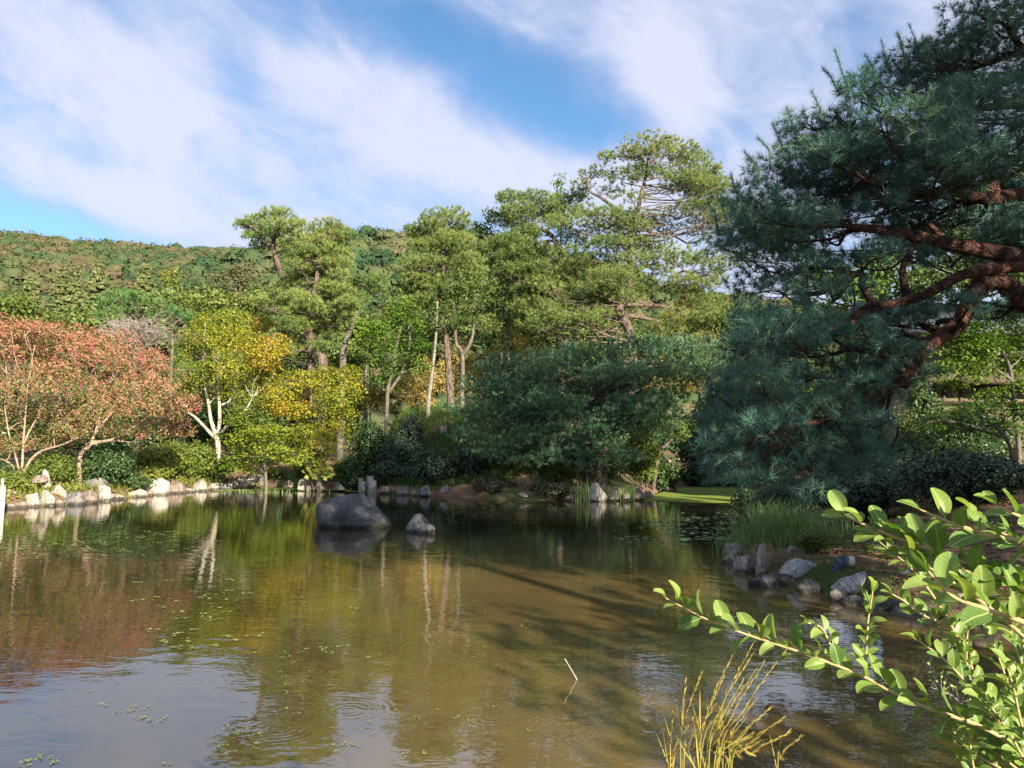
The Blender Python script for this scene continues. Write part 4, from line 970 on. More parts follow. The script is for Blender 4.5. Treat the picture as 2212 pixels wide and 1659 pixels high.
for px in (2041, 2110, 2180):
    x = P(px, 750, YH + 2.2)[0]
    if me is None:
        q = MB(); box(q, (-.07, -.05, 0), (.07, .03, z2 - zr - .1)); me = q.mesh('upper_post', M['timber'])
    o = bpy.data.objects.new('upper_post', me); COL.objects.link(o); o.parent = house; o.location = (x - hx0, 2.2, zr + .05 - g0)

# ------------------------------------------------------------------ shrubs
def shrub(label, px, py, rx, ry, Y, m, L=None, tm_=.45, group=None, name='shrub', cat='shrub', cover=2.6, tvar=.12, nb=8, mode='clump'):
    if group == GL:
        Y = max(Y, float(PW(px, np.interp(px, [-160, 0, 80, 170, 240, 300, 370, 460, 600], [1122, 1101, 1094, 1090, 1080, 1073, 1066, 1059, 1053]))[1]) + .9 + min(rx * Y / FPX * .8, 1.6) * .75)
    c = P(px, py, Y); s = Y / FPX; L = L or max(.05, Y * .0039)
    g0 = gz(c[0], c[1])
    root = thing(name, label, cat, (c[0], c[1], g0), group)
    R = np.array([rx * s, min(rx * s * .8, 1.6), ry * s])
    top = max(c[2] + R[2], g0 + .35); low = min(g0, top - .3)
    c[2] = (top + low) / 2; R[2] = max(R[2], (top - low) / 2)
    nb = int(nb * 1.5)
    tm = MB(); q = MB()
    for k in range(nb):
        d = rdir(1)[0]; d[2] = d[2] * .9
        bc = c + d * R * RNG.uniform(.25, .65); br = R * RNG.uniform(.42, .62)
        limb(tm, np.array([c[0], c[1], g0 - .05]) + np.array([d[0], d[1], 0]) * .1, bc, .025, .01, -.1, 6, 4, .08)
        foliage(q, bc, br, int(cover * math.pi * br[0] * br[2] / (L * L * .3)), L, mode, tm_, tvar)
    tm.build('stem', M['grey_bark'], root, True); q.build('foliage', m, root, False, 'stuff')
    return root


GL = 'shrubs along the left shore'; GM = 'shrubs on the shaded bank'; GR = 'shrubs on the right bank'; GC = 'shrubs beside the duckweed channel'
shrub('dark green shrub under the low limbs of the crape myrtle', 225, 990, 75, 38, 28, M['shrub'], group=GL)
shrub('green bush filling below the fan of pale stems', 115, 1005, 60, 30, 26.5, M['shrub_yg'], group=GL, tm_=.3)
shrub('rounded yellow green shrub left of the white forked trunk', 350, 990, 70, 42, 29.5, M['shrub_yg'], group=GL, tm_=.5)
shrub('yellow green shrub at the foot of the white forked trunk', 425, 985, 55, 42, 30.5, M['shrub_yg'], group=GL, tm_=.42)
shrub('low bush with small yellow leaves above the white standing stone', 320, 1022, 50, 20, 28.2, M['shrub_yg'], group=GL, tm_=.6)
shrub('dark green shrub right of the white forked trunk', 470, 1010, 35, 28, 31, M['shrub'], group=GL)
shrub('grassy green clump behind the white posts', 25, 1050, 40, 28, 24, M['shrub_yg'], group=GL, tm_=.5)
shrub('green bush at the left edge beneath the crape myrtle', -40, 1030, 70, 40, 25.5, M['shrub'], group=GL)
shrub('leafy green bush between yellow maple and shore stones', 655, 1005, 35, 32, 33, M['shrub_yg'], group=GL, tm_=.3)
shrub('small bright green plant hanging over the far shore stones', 590, 1043, 28, 14, 33, M['shrub_yg'], group=GL, tm_=.35)
shrub('green bush behind the group of low pale stones', 260, 1040, 60, 18, 27.2, M['shrub'], group=GL, tm_=.55)
shrub('large glossy camellia bush nearest the sunlit maple', 800, 950, 55, 48, 37, M['shrub'], group=GM, tm_=.4)
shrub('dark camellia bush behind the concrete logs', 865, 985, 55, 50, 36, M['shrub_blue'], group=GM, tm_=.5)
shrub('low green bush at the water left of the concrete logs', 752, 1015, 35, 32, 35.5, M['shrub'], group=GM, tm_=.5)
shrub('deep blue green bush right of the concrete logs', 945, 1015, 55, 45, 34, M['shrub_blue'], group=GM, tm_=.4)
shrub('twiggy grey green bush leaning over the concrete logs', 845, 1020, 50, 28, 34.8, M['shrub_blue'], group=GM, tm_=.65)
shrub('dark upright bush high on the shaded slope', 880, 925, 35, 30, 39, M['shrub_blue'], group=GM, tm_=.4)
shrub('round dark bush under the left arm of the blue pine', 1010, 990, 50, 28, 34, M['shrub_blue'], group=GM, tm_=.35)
shrub('low purplish bush trailing into the water', 1065, 1062, 55, 18, 31.5, M['shrub_red'], group=GM, tm_=.4)
shrub('flat reddish bush left of the white boulder', 1190, 1060, 60, 17, 31, M['shrub_red'], group=GM, tm_=.5)
shrub('sunlit green bush behind the water irises', 1215, 1015, 50, 35, 33, M['shrub_yg'], group=GM, tm_=.3)
shrub('glossy dark bush above the white boulder', 1300, 1000, 60, 40, 34.5, M['shrub'], group=GM, tm_=.4)
shrub('bright bush lit by the sun beside the slanting stem', 1390, 965, 50, 40, 36, M['shrub_yg'], group=GM, tm_=.35)
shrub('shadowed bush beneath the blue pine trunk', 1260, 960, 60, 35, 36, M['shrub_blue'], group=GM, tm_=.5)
shrub('green bush at the mouth of the duckweed channel', 1440, 1020, 35, 28, 38.5, M['shrub'], group=GC, tm_=.5)
shrub('dark ferny bush behind the duckweed', 1510, 1020, 60, 30, 44.5, M['shrub'], group=GC, tm_=.4)
shrub('dark bush closing the end of the duckweed channel', 1590, 1020, 50, 32, 45, M['shrub_blue'], group=GC, tm_=.5)
shrub('leafy stems hanging over the duckweed', 1600, 1062, 40, 25, 24, M['shrub'], group=GC, tm_=.55, cover=.9)
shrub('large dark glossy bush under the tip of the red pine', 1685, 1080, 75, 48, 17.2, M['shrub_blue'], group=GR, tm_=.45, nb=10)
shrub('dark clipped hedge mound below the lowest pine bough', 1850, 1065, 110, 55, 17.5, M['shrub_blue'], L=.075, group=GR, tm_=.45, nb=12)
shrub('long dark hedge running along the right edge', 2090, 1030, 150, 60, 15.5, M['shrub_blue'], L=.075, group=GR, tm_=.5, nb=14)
shrub('small bush with sunlit yellow leaf tips over the hedge', 2060, 950, 60, 18, 16.6, M['shrub_yg'], L=.06, group=GR, tm_=.6, nb=6)
shrub('young tree with loose pale leaves beside the teahouse', 1950, 890, 40, 35, 18.5, M['shrub'], L=.07, group=GR, tm_=.8, cover=1.2)
shrub('dark bush between the hedge and the red pine limb', 1960, 970, 70, 40, 18.5, M['shrub'], L=.06, group=GR, tm_=.5, nb=8)
shrub('shaded bush below the teahouse wall', 2060, 900, 90, 30, 22, M['shrub'], L=.07, group=GR, tm_=.4, nb=8)
shrub('dark bush under the pine limbs beside the feathery maple', 1840, 1000, 80, 40, 20, M['shrub'], L=.07, group=GR, tm_=.4, nb=8)
shrub('low weeds growing between the right bank stones', 1760, 1255, 42, 20, 12.9, M['shrub_yg'], L=.05, group=GR, tm_=.15, cover=2.2)

GB = 'undergrowth closing the view behind the far bank'
for label, px, py, rx, ry, Y, mt, tt in [
        ('dark bushes behind the fan of pale myrtle stems', 0, 930, 110, 50, 37, 'shrub', .5), ('dark green bush behind the low forked myrtle limbs', 130, 930, 80, 50, 38, 'shrub', .45),
        ('mid green bush seen under the red crape myrtle crown', 240, 920, 80, 50, 39, 'shrub', .55), ('dark bush left of the white forked trunk', 345, 915, 70, 55, 39, 'shrub', .4),
        ('green bush seen between the forked white limbs', 450, 910, 70, 55, 41, 'shrub', .5), ('green bush between the maple and yellow maple', 540, 900, 70, 55, 42, 'shrub_yg', .2),
        ('green bush behind the yellow maple trunk', 630, 890, 70, 60, 44, 'shrub', .6), ('olive bush under the slanting pine', 735, 870, 60, 55, 47, 'shrub_yg', .25),
        ('dark thicket behind the largest pine trunk', 1330, 850, 110, 60, 52, 'shrub', .5), ('dark thicket behind the thin leafy tree', 1190, 840, 90, 60, 54, 'shrub', .55),
        ('thicket behind the duckweed channel', 1530, 950, 90, 80, 47, 'shrub', .45), ('tall thicket behind the great red pine boughs', 1680, 900, 120, 110, 38, 'shrub', .5),
        ('leafy thicket between the teahouse and the hedge', 2110, 905, 110, 38, 24, 'shrub', .5), ('loose green bush at the corner of the teahouse', 1990, 860, 45, 60, 25, 'shrub', .6), ('tall thicket left of the teahouse', 1850, 860, 110, 110, 32, 'shrub', .5), ('green thicket on the slope over the blue pine', 1120, 900, 90, 50, 43, 'shrub', .5), ('green thicket on the slope below the largest pine', 1370, 920, 90, 60, 41, 'shrub', .5)]:
    shrub(label, px, py, rx, ry, Y, M[mt], tm_=tt, group=GB, nb=9, cover=2.0, L=.0048 * Y)

# big round leaved plant at the sunny corner
c = P(690, 1005, 33.6)
root = thing('round_leaved_plant', 'climbing plant with big round sunlit leaves at the shade edge', 'plant', (c[0], c[1], gz(c[0], c[1])))
q = MB(); n = 110
pts = np.array([P(RNG.normal(690, 16), RNG.uniform(972, 1035), 33.2 + RNG.uniform(0, .6)) for _ in range(n)])
leaves(q, pts, nrm(np.array([.3, -.8, .6]) + RNG.normal(size=(n, 3)) * .3), .26, .24, np.clip(.75 + RNG.normal(size=n) * .15, 0, 1))
q.build('leaf', M['shrub_yg'], root, False, 'stuff')
q = MB()
for k in range(6): tube(q, catmull([(c[0], c[1], gz(c[0], c[1])), P(RNG.normal(690, 15), 1000, 33.5), P(RNG.normal(690, 18), 975, 33.5)], 7), .012, 4)
q.build('stem', M['grey_bark'], root, True)

# ------------------------------------------------------------------ grass on the banks
def blades(mb, xy, h, w, lean, tint, nseg=2, z=None):
    n = len(xy)
    z = ground_z(xy[:, 0], xy[:, 1]) if z is None else z
    b3 = np.column_stack([xy, z - .02])
    az = RNG.uniform(0, 6.28, n); ld = np.column_stack([np.cos(az), np.sin(az), np.zeros(n)])
    hh = h * RNG.uniform(.5, 1.2, (n, 1)); le = lean * RNG.uniform(.2, 1.3, (n, 1))
    side = np.column_stack([-np.sin(az + RNG.normal(size=n)), np.cos(az), np.zeros(n)]) * w * .5
    mid = b3 + UP * hh * .6 + ld * hh * le * .3
    tip = b3 + UP * hh * (1 - .25 * le) + ld * hh * le
    v = np.stack([b3 - side, b3 + side, mid + side * .7, mid - side * .7, tip], 1).reshape(-1, 3)
    i = np.arange(n)[:, None] * 5
    f = np.concatenate([i + np.array([[0, 1, 2]]), i + np.array([[0, 2, 3]]), i + np.array([[3, 2, 4]])])
    mb.add(v, f, np.repeat(np.clip(tint, 0, 1), 5))


def scatter(n, x0, x1, y0, y1, smin, smax):
    xy = np.column_stack([RNG.uniform(x0, x1, n), RNG.uniform(y0, y1, n)])
    sd = shore_dist(xy[:, 0], xy[:, 1])
    return xy[(sd > smin) & (sd < smax)]


q = MB()
xy = scatter(20000, -9.5, 2, 33, 46, .5, 11); blades(q, xy, .45, .035, .6, .45 + RNG.normal(size=len(xy)) * .2)
q.build('bank_grass', M['grass'], None, False, 'stuff', (0, 0, 0))
q = MB()
xy = scatter(20000, -18, -6, 20, 36, .06, 4.5); blades(q, xy, .28, .03, .7, .6 + RNG.normal(size=len(xy)) * .2)
n = 6000; xy2 = scatter(n, -18, -6, 20, 36, .1, 3.5); zz2 = ground_z(xy2[:, 0], xy2[:, 1]) + RNG.uniform(.02, .3, len(xy2))
leaves(q, np.column_stack([xy2, zz2]), nrm(UP + np.array([.2, -.5, 0]) + RNG.normal(size=(len(xy2), 3)) * .4), .11, .08, np.clip(.6 + RNG.normal(size=len(xy2)) * .2, 0, 1))
q.build('ground_cover', M['shrub_yg'], None, False, 'stuff', (0, 0, 0))
q = MB()
xy = scatter(9000, 3.5, 14, 8, 20, .15, 4.5)
blades(q, xy, .11, .012, .8, .3 + RNG.normal(size=len(xy)) * .2)
q.build('bank_grass', M['grass'], None, False, 'stuff', (0, 0, 0))


q = MB(); xy = scatter(9000, 3.5, 13, 8, 19, .1, 5); n = len(xy)
leaves(q, np.column_stack([xy, ground_z(xy[:, 0], xy[:, 1]) + .015]), nrm(UP + RNG.normal(size=(n, 3)) * .3), .07, .045, RNG.uniform(0, 1, n), .1)
M['litter'] = leaf_mat('fallen_leaves', [(.10, .06, .035), (.20, .11, .06), (.28, .16, .07), (.26, .08, .05)], .1, .8, .1)
q.build('leaf_litter', M['litter'], None, False, 'stuff', (0, 0, 0))


def clump(label, px, py, Y, n, h, w, lean, rx, ry, m, name='grass_clump', cat='grass clump', tm_=.45, group=None):
    c = P(px, py, Y); g0 = gz(c[0], c[1])
    xy = np.column_stack([RNG.normal(c[0], rx, n), RNG.normal(c[1], ry, n)])
    root = thing(name, label, cat, (c[0], c[1], g0), group)
    q = MB(); blades(q, xy, h, w, lean, tm_ + RNG.normal(size=n) * .18, z=np.maximum(ground_z(xy[:, 0], xy[:, 1]), -.05))
    q.build('blades', m, root, False, 'stuff')
    return root


clump('tall green grass clump on the point of the right bank', 1660, 1200, 14.9, 800, .85, .014, .75, .40, .45, M['reed'])
clump('second tuft of tall grass arching down to the ledge stone', 1720, 1215, 14.2, 420, .85, .014, .9, .22, .25, M['reed'], tm_=.55)
clump('sparse grass beside the tall clump on brown soil', 1790, 1190, 15.0, 90, .6, .012, .6, .3, .3, M['reed'], tm_=.4)
clump('water irises standing left of the white boulder', 1262, 1072, 30.5, 80, 1.1, .035, .45, .35, .15, M['reed'], 'iris_clump', 'irises', .7)
clump('thin irises between the white boulder and the split stones', 1345, 1068, 30.8, 90, .95, .03, .5, .35, .15, M['reed'], 'iris_clump', 'irises', .75)
clump('grassy tuft at the far shore under the low maple', 570, 1053, 32.6, 130, .26, .03, .6, .9, .15, M['reed'], tm_=.6)
clump('bright tuft of grass trailing into the shaded water', 880, 1066, 33, 120, .4, .03, .8, .9, .15, M['grass'], tm_=.6)

# two tall weeds with rows of narrow leaves
for k, (label, px, p0, p1, Y) in enumerate([('tall leafy weed standing left behind the pale boulder', 1868, 1265, 1168, 12.6), ('tall leafy weed standing nearer the spotted slab', 1912, 1280, 1180, 12.2)]):
    a = P(px + 12, p0, Y); e = P(px - 6, p1, Y); a[2] = gz(a[0], a[1]) - .02
    root = thing('tall_weed', label, 'weed', a, 'tall weeds on the right bank')
    pl = catmull([a, (a + e) / 2 + np.array([.02, 0, 0]), e], 26)
    q = MB(); tube(q, pl, np.linspace(.009, .004, 26), 5); q.build('stem', M['twig'], root, True)
    q = MB(); pts = np.repeat(pl[3:], 4, 0); n = len(pts); az = RNG.uniform(0, 6.28, n)
    al = np.column_stack([np.cos(az), np.sin(az), np.full(n, -.15)])
    leaves(q, pts + al * .06, nrm(UP + RNG.normal(size=(n, 3)) * .25), .14, .035, np.clip(.45 + RNG.normal(size=n) * .1, 0, 1), .1, al)
    q.build('foliage', M['shrub_yg'], root, False, 'stuff')

# ------------------------------------------------------------------ rocks
ICO = {s: ico(s) for s in (3, 4, 5)}


def vnoise(p, seed, freq):
    r = np.random.default_rng(seed); o = np.zeros(len(p))
    for k in range(5):
        d = nrm(r.normal(size=3)); ph = r.uniform(0, 6.28)
        o += np.sin((p @ d) * freq * r.uniform(.7, 1.5) + ph)
    return o / 5


def rock(label, px, pbot, wpx, hpx, Y, m, seed, group=None, sub=3, cuts=9, depth=.8, boxy=0., name='rock', cat='rock', lift=None, lean=0.):
    s = Y / FPX; base = P(px, pbot, Y)
    W_, H_ = wpx * s * 1.32, hpx * s * 1.12; D_ = W_ * depth
    v, f = ICO[sub]; v = v.copy(); r = np.random.default_rng(seed)
    boxy = min(.6, boxy + .12)
    if boxy:
        v = np.sign(v) * np.abs(v) ** (1 - boxy)
        v /= np.abs(v).max(0)
    for _ in range(cuts):
        n_ = nrm(r.normal(size=3)); n_[2] = abs(n_[2]) * .9 if r.uniform() < .8 else n_[2]; n_ = nrm(n_)
        o = r.uniform(.55, .85)
        d = v @ n_ - o
        v -= np.maximum(d, 0)[:, None] * n_ * .98
    v *= (1 + .075 * vnoise(v, seed + 1, 4) + .06 * vnoise(v, seed + 2, 9) + .035 * np.abs(vnoise(v, seed + 3, 19)) + .02 * vnoise(v, seed + 4, 38))[:, None]
    zt = v[:, 2].max(); zb_ = -.30
    z = np.where(v[:, 2] < zb_, zb_ + (v[:, 2] - zb_) * .4, v[:, 2])
    xw = v[:, 0].max() - v[:, 0].min()
    z01 = (z - zb_) / (zt - zb_)
    x = (v[:, 0] - (v[:, 0].max() + v[:, 0].min()) / 2) / xw * W_ + lean * H_ * z01
    vv = np.column_stack([x, v[:, 1] * D_ / 2, z01 * H_])
    q = MB(); q.add(vv, f)
    o = q.build(name, m, None, True, None, (0, 0, 0))
    o.location = (base[0], base[1] + D_ * .25, base[2] if lift is None else lift)
    o.rotation_euler = (0, 0, r.uniform(-.25, .25))
    return tag(o, label, cat, group)


rock('big dark boulder rising out of the pond', 758, 1134, 126, 64, 19.4, M['rock_dark'], 9, sub=5, cuts=12, depth=.8, boxy=.22, name='boulder', cat='boulder', lift=-.03)
rock('smaller two lobed grey boulder in the pond, upper lobe', 900, 1148, 44, 36, 18.5, M['rock_grey'], 23, 'pair of grey stones in the pond', 5, 12, .8, .2, 'boulder', 'boulder', -.03)
rock('low pale lobe leaning on the smaller pond boulder', 920, 1149, 36, 20, 18.2, M['rock_grey'], 31, 'pair of grey stones in the pond', 4, 9, .7, .25, 'boulder', 'boulder', -.03)


def zl(x, y, w, h): return x * .2686, 810 + (y + h / 2) * .2686 * 1.0, w * .2686, h * .2686


LEFT = [  # x, y, w, h in the enlarged left bank; material; depth boxiness; label
    (62, 1070, 95, 52, 'rock_brown', .2, 'low brown stone at the water beside the white posts'),
    (150, 1052, 95, 55, 'rock_brown', .2, 'low pinkish stone between the first brown stone and the upright pair'),
    (248, 1012, 105, 105, 'rock_pale', .25, 'tall pale stone first of the upright pair'),
    (352, 1000, 120, 115, 'rock_pale', .35, 'broad upright cream stone beside the tall pale stone'),
    (460, 945, 105, 105, 'rock_pale', .45, 'squared pale stone stacked on the small dark block'),
    (448, 1030, 92, 50, 'rock_brown', .5, 'small dark brown block at the water under the squared stone'),
    (567, 1000, 140, 95, 'rock_grey', .2, 'dark mottled grey boulder right of the squared stone'),
    (645, 1010, 60, 40, 'rock_brown', .2, 'small brown stone tucked beside the mottled boulder'),
    (705, 972, 95, 75, 'rock_brown', .4, 'squarish tan stone between mottled boulder and white peaked stone'),
    (812, 958, 110, 110, 'rock_pale', .1, 'white peaked stone reflected in the water'),
    (930, 982, 125, 40, 'rock_pale', .2, 'long flat pale stone right of the white peaked stone'),
    (1090, 958, 155, 65, 'rock_pale', .2, 'wide cream stone left of the tallest white stone'),
    (1195, 950, 60, 48, 'rock_brown', .2, 'small tan stone touching the tallest white stone'),
    (1268, 905, 105, 122, 'white_rock', .25, 'tallest pure white stone on the left shore'),
    (1388, 912, 145, 112, 'rock_brown', .2, 'rounded pinkish brown boulder leaning on the tallest white stone'),
    (1500, 935, 90, 40, 'rock_pale', .2, 'flat pale stone right of the pinkish boulder'),
    (1600, 890, 110, 85, 'rock_pale', .2, 'round pale stone half hidden by weeds'),
    (1700, 900, 80, 50, 'rock_pale', .2, 'small round pale stone before the long flat one'),
    (1790, 900, 105, 50, 'rock_grey', .3, 'long grey stone left of the square post stone'),
    (1875, 880, 65, 60, 'rock_pale', .2, 'small tan stone touching the square post stone'),
    (1950, 870, 78, 88, 'rock_pale', .6, 'square post shaped stone at the far shore'),
    (2012, 825, 65, 85, 'rock_pale', .45, 'upright pale stone set back behind the square post stone'),
    (2078, 842, 66, 64, 'rock_pale', .3, 'round cream stone right of the upright pale stone'),
    (365, 822, 50, 105, 'rock_pale', .55, 'upright stone marker standing on the bank above the shore'),
    (770, 862, 145, 62, 'rock_grey', .2, 'grey stone set up the bank behind the white peaked stone'),
    (1105, 888, 135, 52, 'rock_grey', .2, 'grey white stone in weeds behind the wide cream stone'),
    (300, 830, 90, 40, 'rock_brown', .2, 'low tan stone on the bank beside the stone marker'),
    (75, 960, 90, 90, 'rock_pale', .2, 'pale stone behind the white posts half covered by grass'),
]
M['rock_light'] = rough_mat('light_grey_rock', (.34, .34, .34), (.56, .55, .53), 2.5, (.22, .22, .22), 6, .6, .7, 9)
M['white_rock'] = rough_mat('white_rock', (.36, .33, .28), (.52, .48, .41), 2.2, (.22, .20, .17), 6, .62, .5, 9)
MT = M
GLS = 'stones edging the left shore'
for k, (x, y, w, h, mt, bx, label) in enumerate(LEFT):
    px, pb, wp_, hp_ = zl(x, y, w, h)
    d = PW(px, pb + 1.5); Y = min(d[1], 40)
    up = label.startswith(('upright stone marker', 'grey stone set up', 'grey white', 'low tan', 'pale stone behind'))
    if up: Y = PW(px, np.interp(px, [0, 100, 240, 370, 460, 600], [1101, 1093, 1080, 1066, 1059, 1053]))[1] + 1.2
    else: Y = PW(px, np.interp(px, [0, 80, 170, 240, 300, 370, 460, 540, 600], [1101, 1094, 1090, 1080, 1073, 1066, 1059, 1055, 1053]))[1] + (.05 if pb > np.interp(px, [0, 240, 370, 600], [1096, 1076, 1062, 1048]) else .5)
    rock(label, px, pb + 2, wp_, hp_ + 2, Y, M[mt], 100 + k * 7, GLS, 4, 8, .75, bx)


def zm(x, y, w, h): return 540 + x * .2441, 837 + (y + h / 2) * .2441, w * .2441, h * .2441


for k, (x, y, w, h, mt, bx, Y, label) in enumerate([
        (480, 852, 95, 85, 'white_rock', .2, 34.2, 'bright round stone at the corner below the big leaved plant'),
        (592, 862, 95, 52, 'rock_brown', .2, 34.2, 'brown stone right of the bright corner stone'),
        (330, 850, 70, 50, 'rock_brown', .2, 34.4, 'small sunlit stone left of the bright corner stone'),
        (780, 872, 105, 52, 'rock_grey', .2, 34.2, 'flat shaded stone left of the concrete logs'),
        (1190, 900, 85, 52, 'rock_brown', .2, 33, 'reddish shaded stone right of the concrete logs'),
        (1350, 905, 85, 55, 'rock_grey', .2, 32.3, 'grey shaded stone under the twiggy bush'),
        (1465, 918, 66, 36, 'rock_brown', .2, 32, 'small tan stone in shade before the pointed stone'),
        (1550, 905, 75, 75, 'rock_grey', .2, 31.6, 'pointed grey stone at the shaded water'),
        (1720, 890, 60, 50, 'rock_grey', .2, 31.3, 'small grey stone under the blue green bush'),
        (1715, 378, 75, 72, 'rock_grey', .25, 40, 'mossy grey stone high on the shaded slope')]):
    px, pb, wp_, hp_ = zm(x, y, w, h)
    rock(label, px, pb + 1, wp_, hp_, Y, M[mt], 400 + k * 5, 'stones on the shaded bank', 4, 8, .75, bx)


def zc(x, y, w, h): return 1026 + x * .293, 756 + (y + h / 2) * .293, w * .293, h * .293


for k, (x, y, w, h, mt, bx, Y, label) in enumerate([
        (897, 1042, 128, 108, 'white_rock', .15, 30.4, 'large white boulder mirrored at the middle shore'),
        (1035, 1048, 85, 72, 'rock_pale', .2, 31, 'pale stone between white boulder and irises'),
        (1022, 1085, 56, 20, 'rock_pale', .2, 30.3, 'flat little stone at the foot of the pale stone'),
        (1115, 1076, 42, 34, 'rock_pale', .2, 30.6, 'small round stone among the irises'),
        (1205, 1052, 90, 66, 'rock_brown', .2, 31.5, 'tan stone leaning at the duckweed edge'),
        (1282, 1056, 56, 40, 'rock_brown', .2, 32, 'small tan stone right of the leaning one'),
        (1440, 1030, 60, 40, 'rock_brown', .2, 38, 'sunlit stone at the mouth of the duckweed channel'),
        (1395, 868, 85, 70, 'rock_pale', .2, 39, 'sunlit stone up the bank beside the slanting stem'),
        (355, 1064, 56, 32, 'rock_brown', .2, 30, 'tan stone under the flat reddish bush'),
        (700, 1082, 56, 26, 'rock_brown', .2, 30.2, 'low dark stone left of the water irises')]):
    px, pb, wp_, hp_ = zc(x, y, w, h)
    rock(label, px, pb + 1, wp_, hp_, Y, M[mt], 500 + k * 5, 'stones round the white boulder', 4, 8, .75, bx)


def zr_(x, y, w, h): return 1512 + x * .3164, 1053 + (y + h / 2) * .3164, w * .3164, h * .3164


for k, (x, y, w, h, mt, bx, cut, label) in enumerate([
        (238, 490, 95, 66, 'rock_pale', .2, 8, 'dark stone at the tip of the right bank'),
        (240, 415, 80, 50, 'rock_pale', .2, 8, 'small brown stone hidden behind the tip stone'),
        (338, 532, 125, 112, 'rock_pale', .2, 8, 'rounded stone under the tall grass clump'),
        (432, 505, 62, 185, 'rock_pale', .15, 8, 'tall narrow upright stone before the grass clump'),
        (535, 640, 265, 66, 'rock_dark', .35, 8, 'flat dark ledge stone with white spots at the water'),
        (718, 562, 225, 115, 'rock_light', .3, 10, 'large pale grey boulder above the green weeds'),
        (755, 684, 105, 74, 'rock_pale', .15, 8, 'small stone in the water before the weeds'),
        (985, 560, 145, 145, 'rock_blue', .15, 9, 'dark blue stone standing on the brown soil'),
        (1078, 672, 190, 140, 'rock_light', .35, 9, 'pale squared boulder at the right shore'),
        (962, 742, 95, 66, 'rock_pale', .2, 8, 'small reddish stone at the foot of the pale squared boulder'),
        (1068, 780, 110, 56, 'rock_pale', .2, 8, 'low grey stone in the water under the squared boulder'),
        (1425, 690, 270, 150, 'rock_light', .3, 10, 'wide pale slab boulder half hidden by the shoot'),
        (1310, 812, 190, 52, 'rock_dark', .3, 8, 'dark flat stone at the water below the slab boulder'),
        (1500, 850, 220, 62, 'rock_pale', .3, 8, 'long low stone at the water right of the dark flat one'),
        (1960, 905, 190, 115, 'rock_pale', .25, 9, 'rough grey boulder behind the lower privet shoots'),
        (640, 452, 66, 76, 'rock_pale', .2, 8, 'brown stone behind the second tuft of grass'),
        (1740, 800, 190, 110, 'rock_pale', .25, 9, 'grey boulder hidden among the privet leaves'),
        (1880, 330, 190, 110, 'rock_blue', .2, 9, 'dark boulder in the shade below the hedge')]):
    px, pb, wp_, hp_ = zr_(x, y, w, h)
    lab_up = ('behind', 'standing on', 'large pale grey', 'wide pale', 'shade below')
    shp = np.interp(px, [1572, 1600, 1650, 1720, 1780, 1850, 1930, 2020, 2120, 2212], [1205, 1232, 1252, 1268, 1288, 1310, 1322, 1334, 1352, 1372])
    d = PW(px, max(pb, 1060)); Y = d[1]
    if pb < shp - 8: Y = P(px, pb, 1)[1] * 0 + PW(px, shp)[1] + max(0, (shp - pb)) * .022
    rock(label, px, pb + 2, wp_ * 1.12, hp_ + 2, Y, M[mt], 700 + k * 9, 'stones along the right bank', 4, cut, .75, bx)

# concrete logs and white posts
def log_post(label, px, pt, pb, wpx, Y, m, group, name='concrete_log', cat='concrete log', sides=14):
    a = P(px, pb, Y); e = P(px, pt, Y); r = wpx / 2 * Y / FPX
    a[2] -= .25; H = e[2] - a[2]
    th = np.arange(sides) * 2 * math.pi / sides; V = []; F = []
    prof = [(r * .98, 0), (r, H * .5), (r * .99, H - .05), (r * .93, H - .012), (r * .80, H), (0, H)]
    for rr, z in prof: V += [(a[0] + rr * math.cos(t_), a[1] + rr * math.sin(t_), a[2] + z) for t_ in th]
    for i_ in range(len(prof) - 1):
        for j in range(sides):
            k2 = (j + 1) % sides; A = i_ * sides
            F += [(A + j, A + k2, A + sides + k2), (A + j, A + sides + k2, A + sides + j)]
    q = MB(); q.add(V, F)
    o = q.build(name, m, None, False, None, tuple(a))
    return tag(o, label, cat, group)


GC_ = 'round concrete logs at the shaded shore'
log_post('front left concrete log standing in the water', 782, 1040, 1060, 16.5, 34.0, M['concrete'], GC_)
log_post('wide concrete log in front of its taller neighbour', 804, 1038, 1064, 19, 33.6, M['concrete'], GC_)
log_post('tallest concrete log at the back of the group', 799, 1028, 1060, 17, 34.5, M['concrete'], GC_)
log_post('short concrete log stub behind the left one', 780, 1033, 1056, 13, 34.8, M['concrete'], GC_)
log_post('taller white post at the left edge of the shore', 1, 1034, 1100, 5, 22.0, M['white_post'], 'white posts at the left edge', 'white_post', 'post', 8)
log_post('shorter white post at the left edge of the shore', 6, 1050, 1104, 5.5, 21.8, M['white_post'], 'white posts at the left edge', 'white_post', 'post', 8)

# slanting stem by the channel
a = P(1410, 1000, 37.5); a[2] = gz(a[0], a[1]) - .05
root = thing('slanting_tree', 'dark slanting stem beside the sunlit bush', 'tree', a)
q = MB(); tube(q, catmull([a, P(1422, 985, 37.5), P(1440, 960, 37.5), P(1460, 940, 37.5)], 10), np.linspace(.11, .06, 10), 7); q.build('trunk', M['pine_bark'], root, True)
q = MB()
for (px, py) in ((1462, 935), (1480, 925), (1450, 920)): foliage(q, P(px, py, 37.5), np.array([.7, .6, .4]), 500, .11, 'clump', .5)
q.build('crown', M['broad'], root, False, 'stuff')

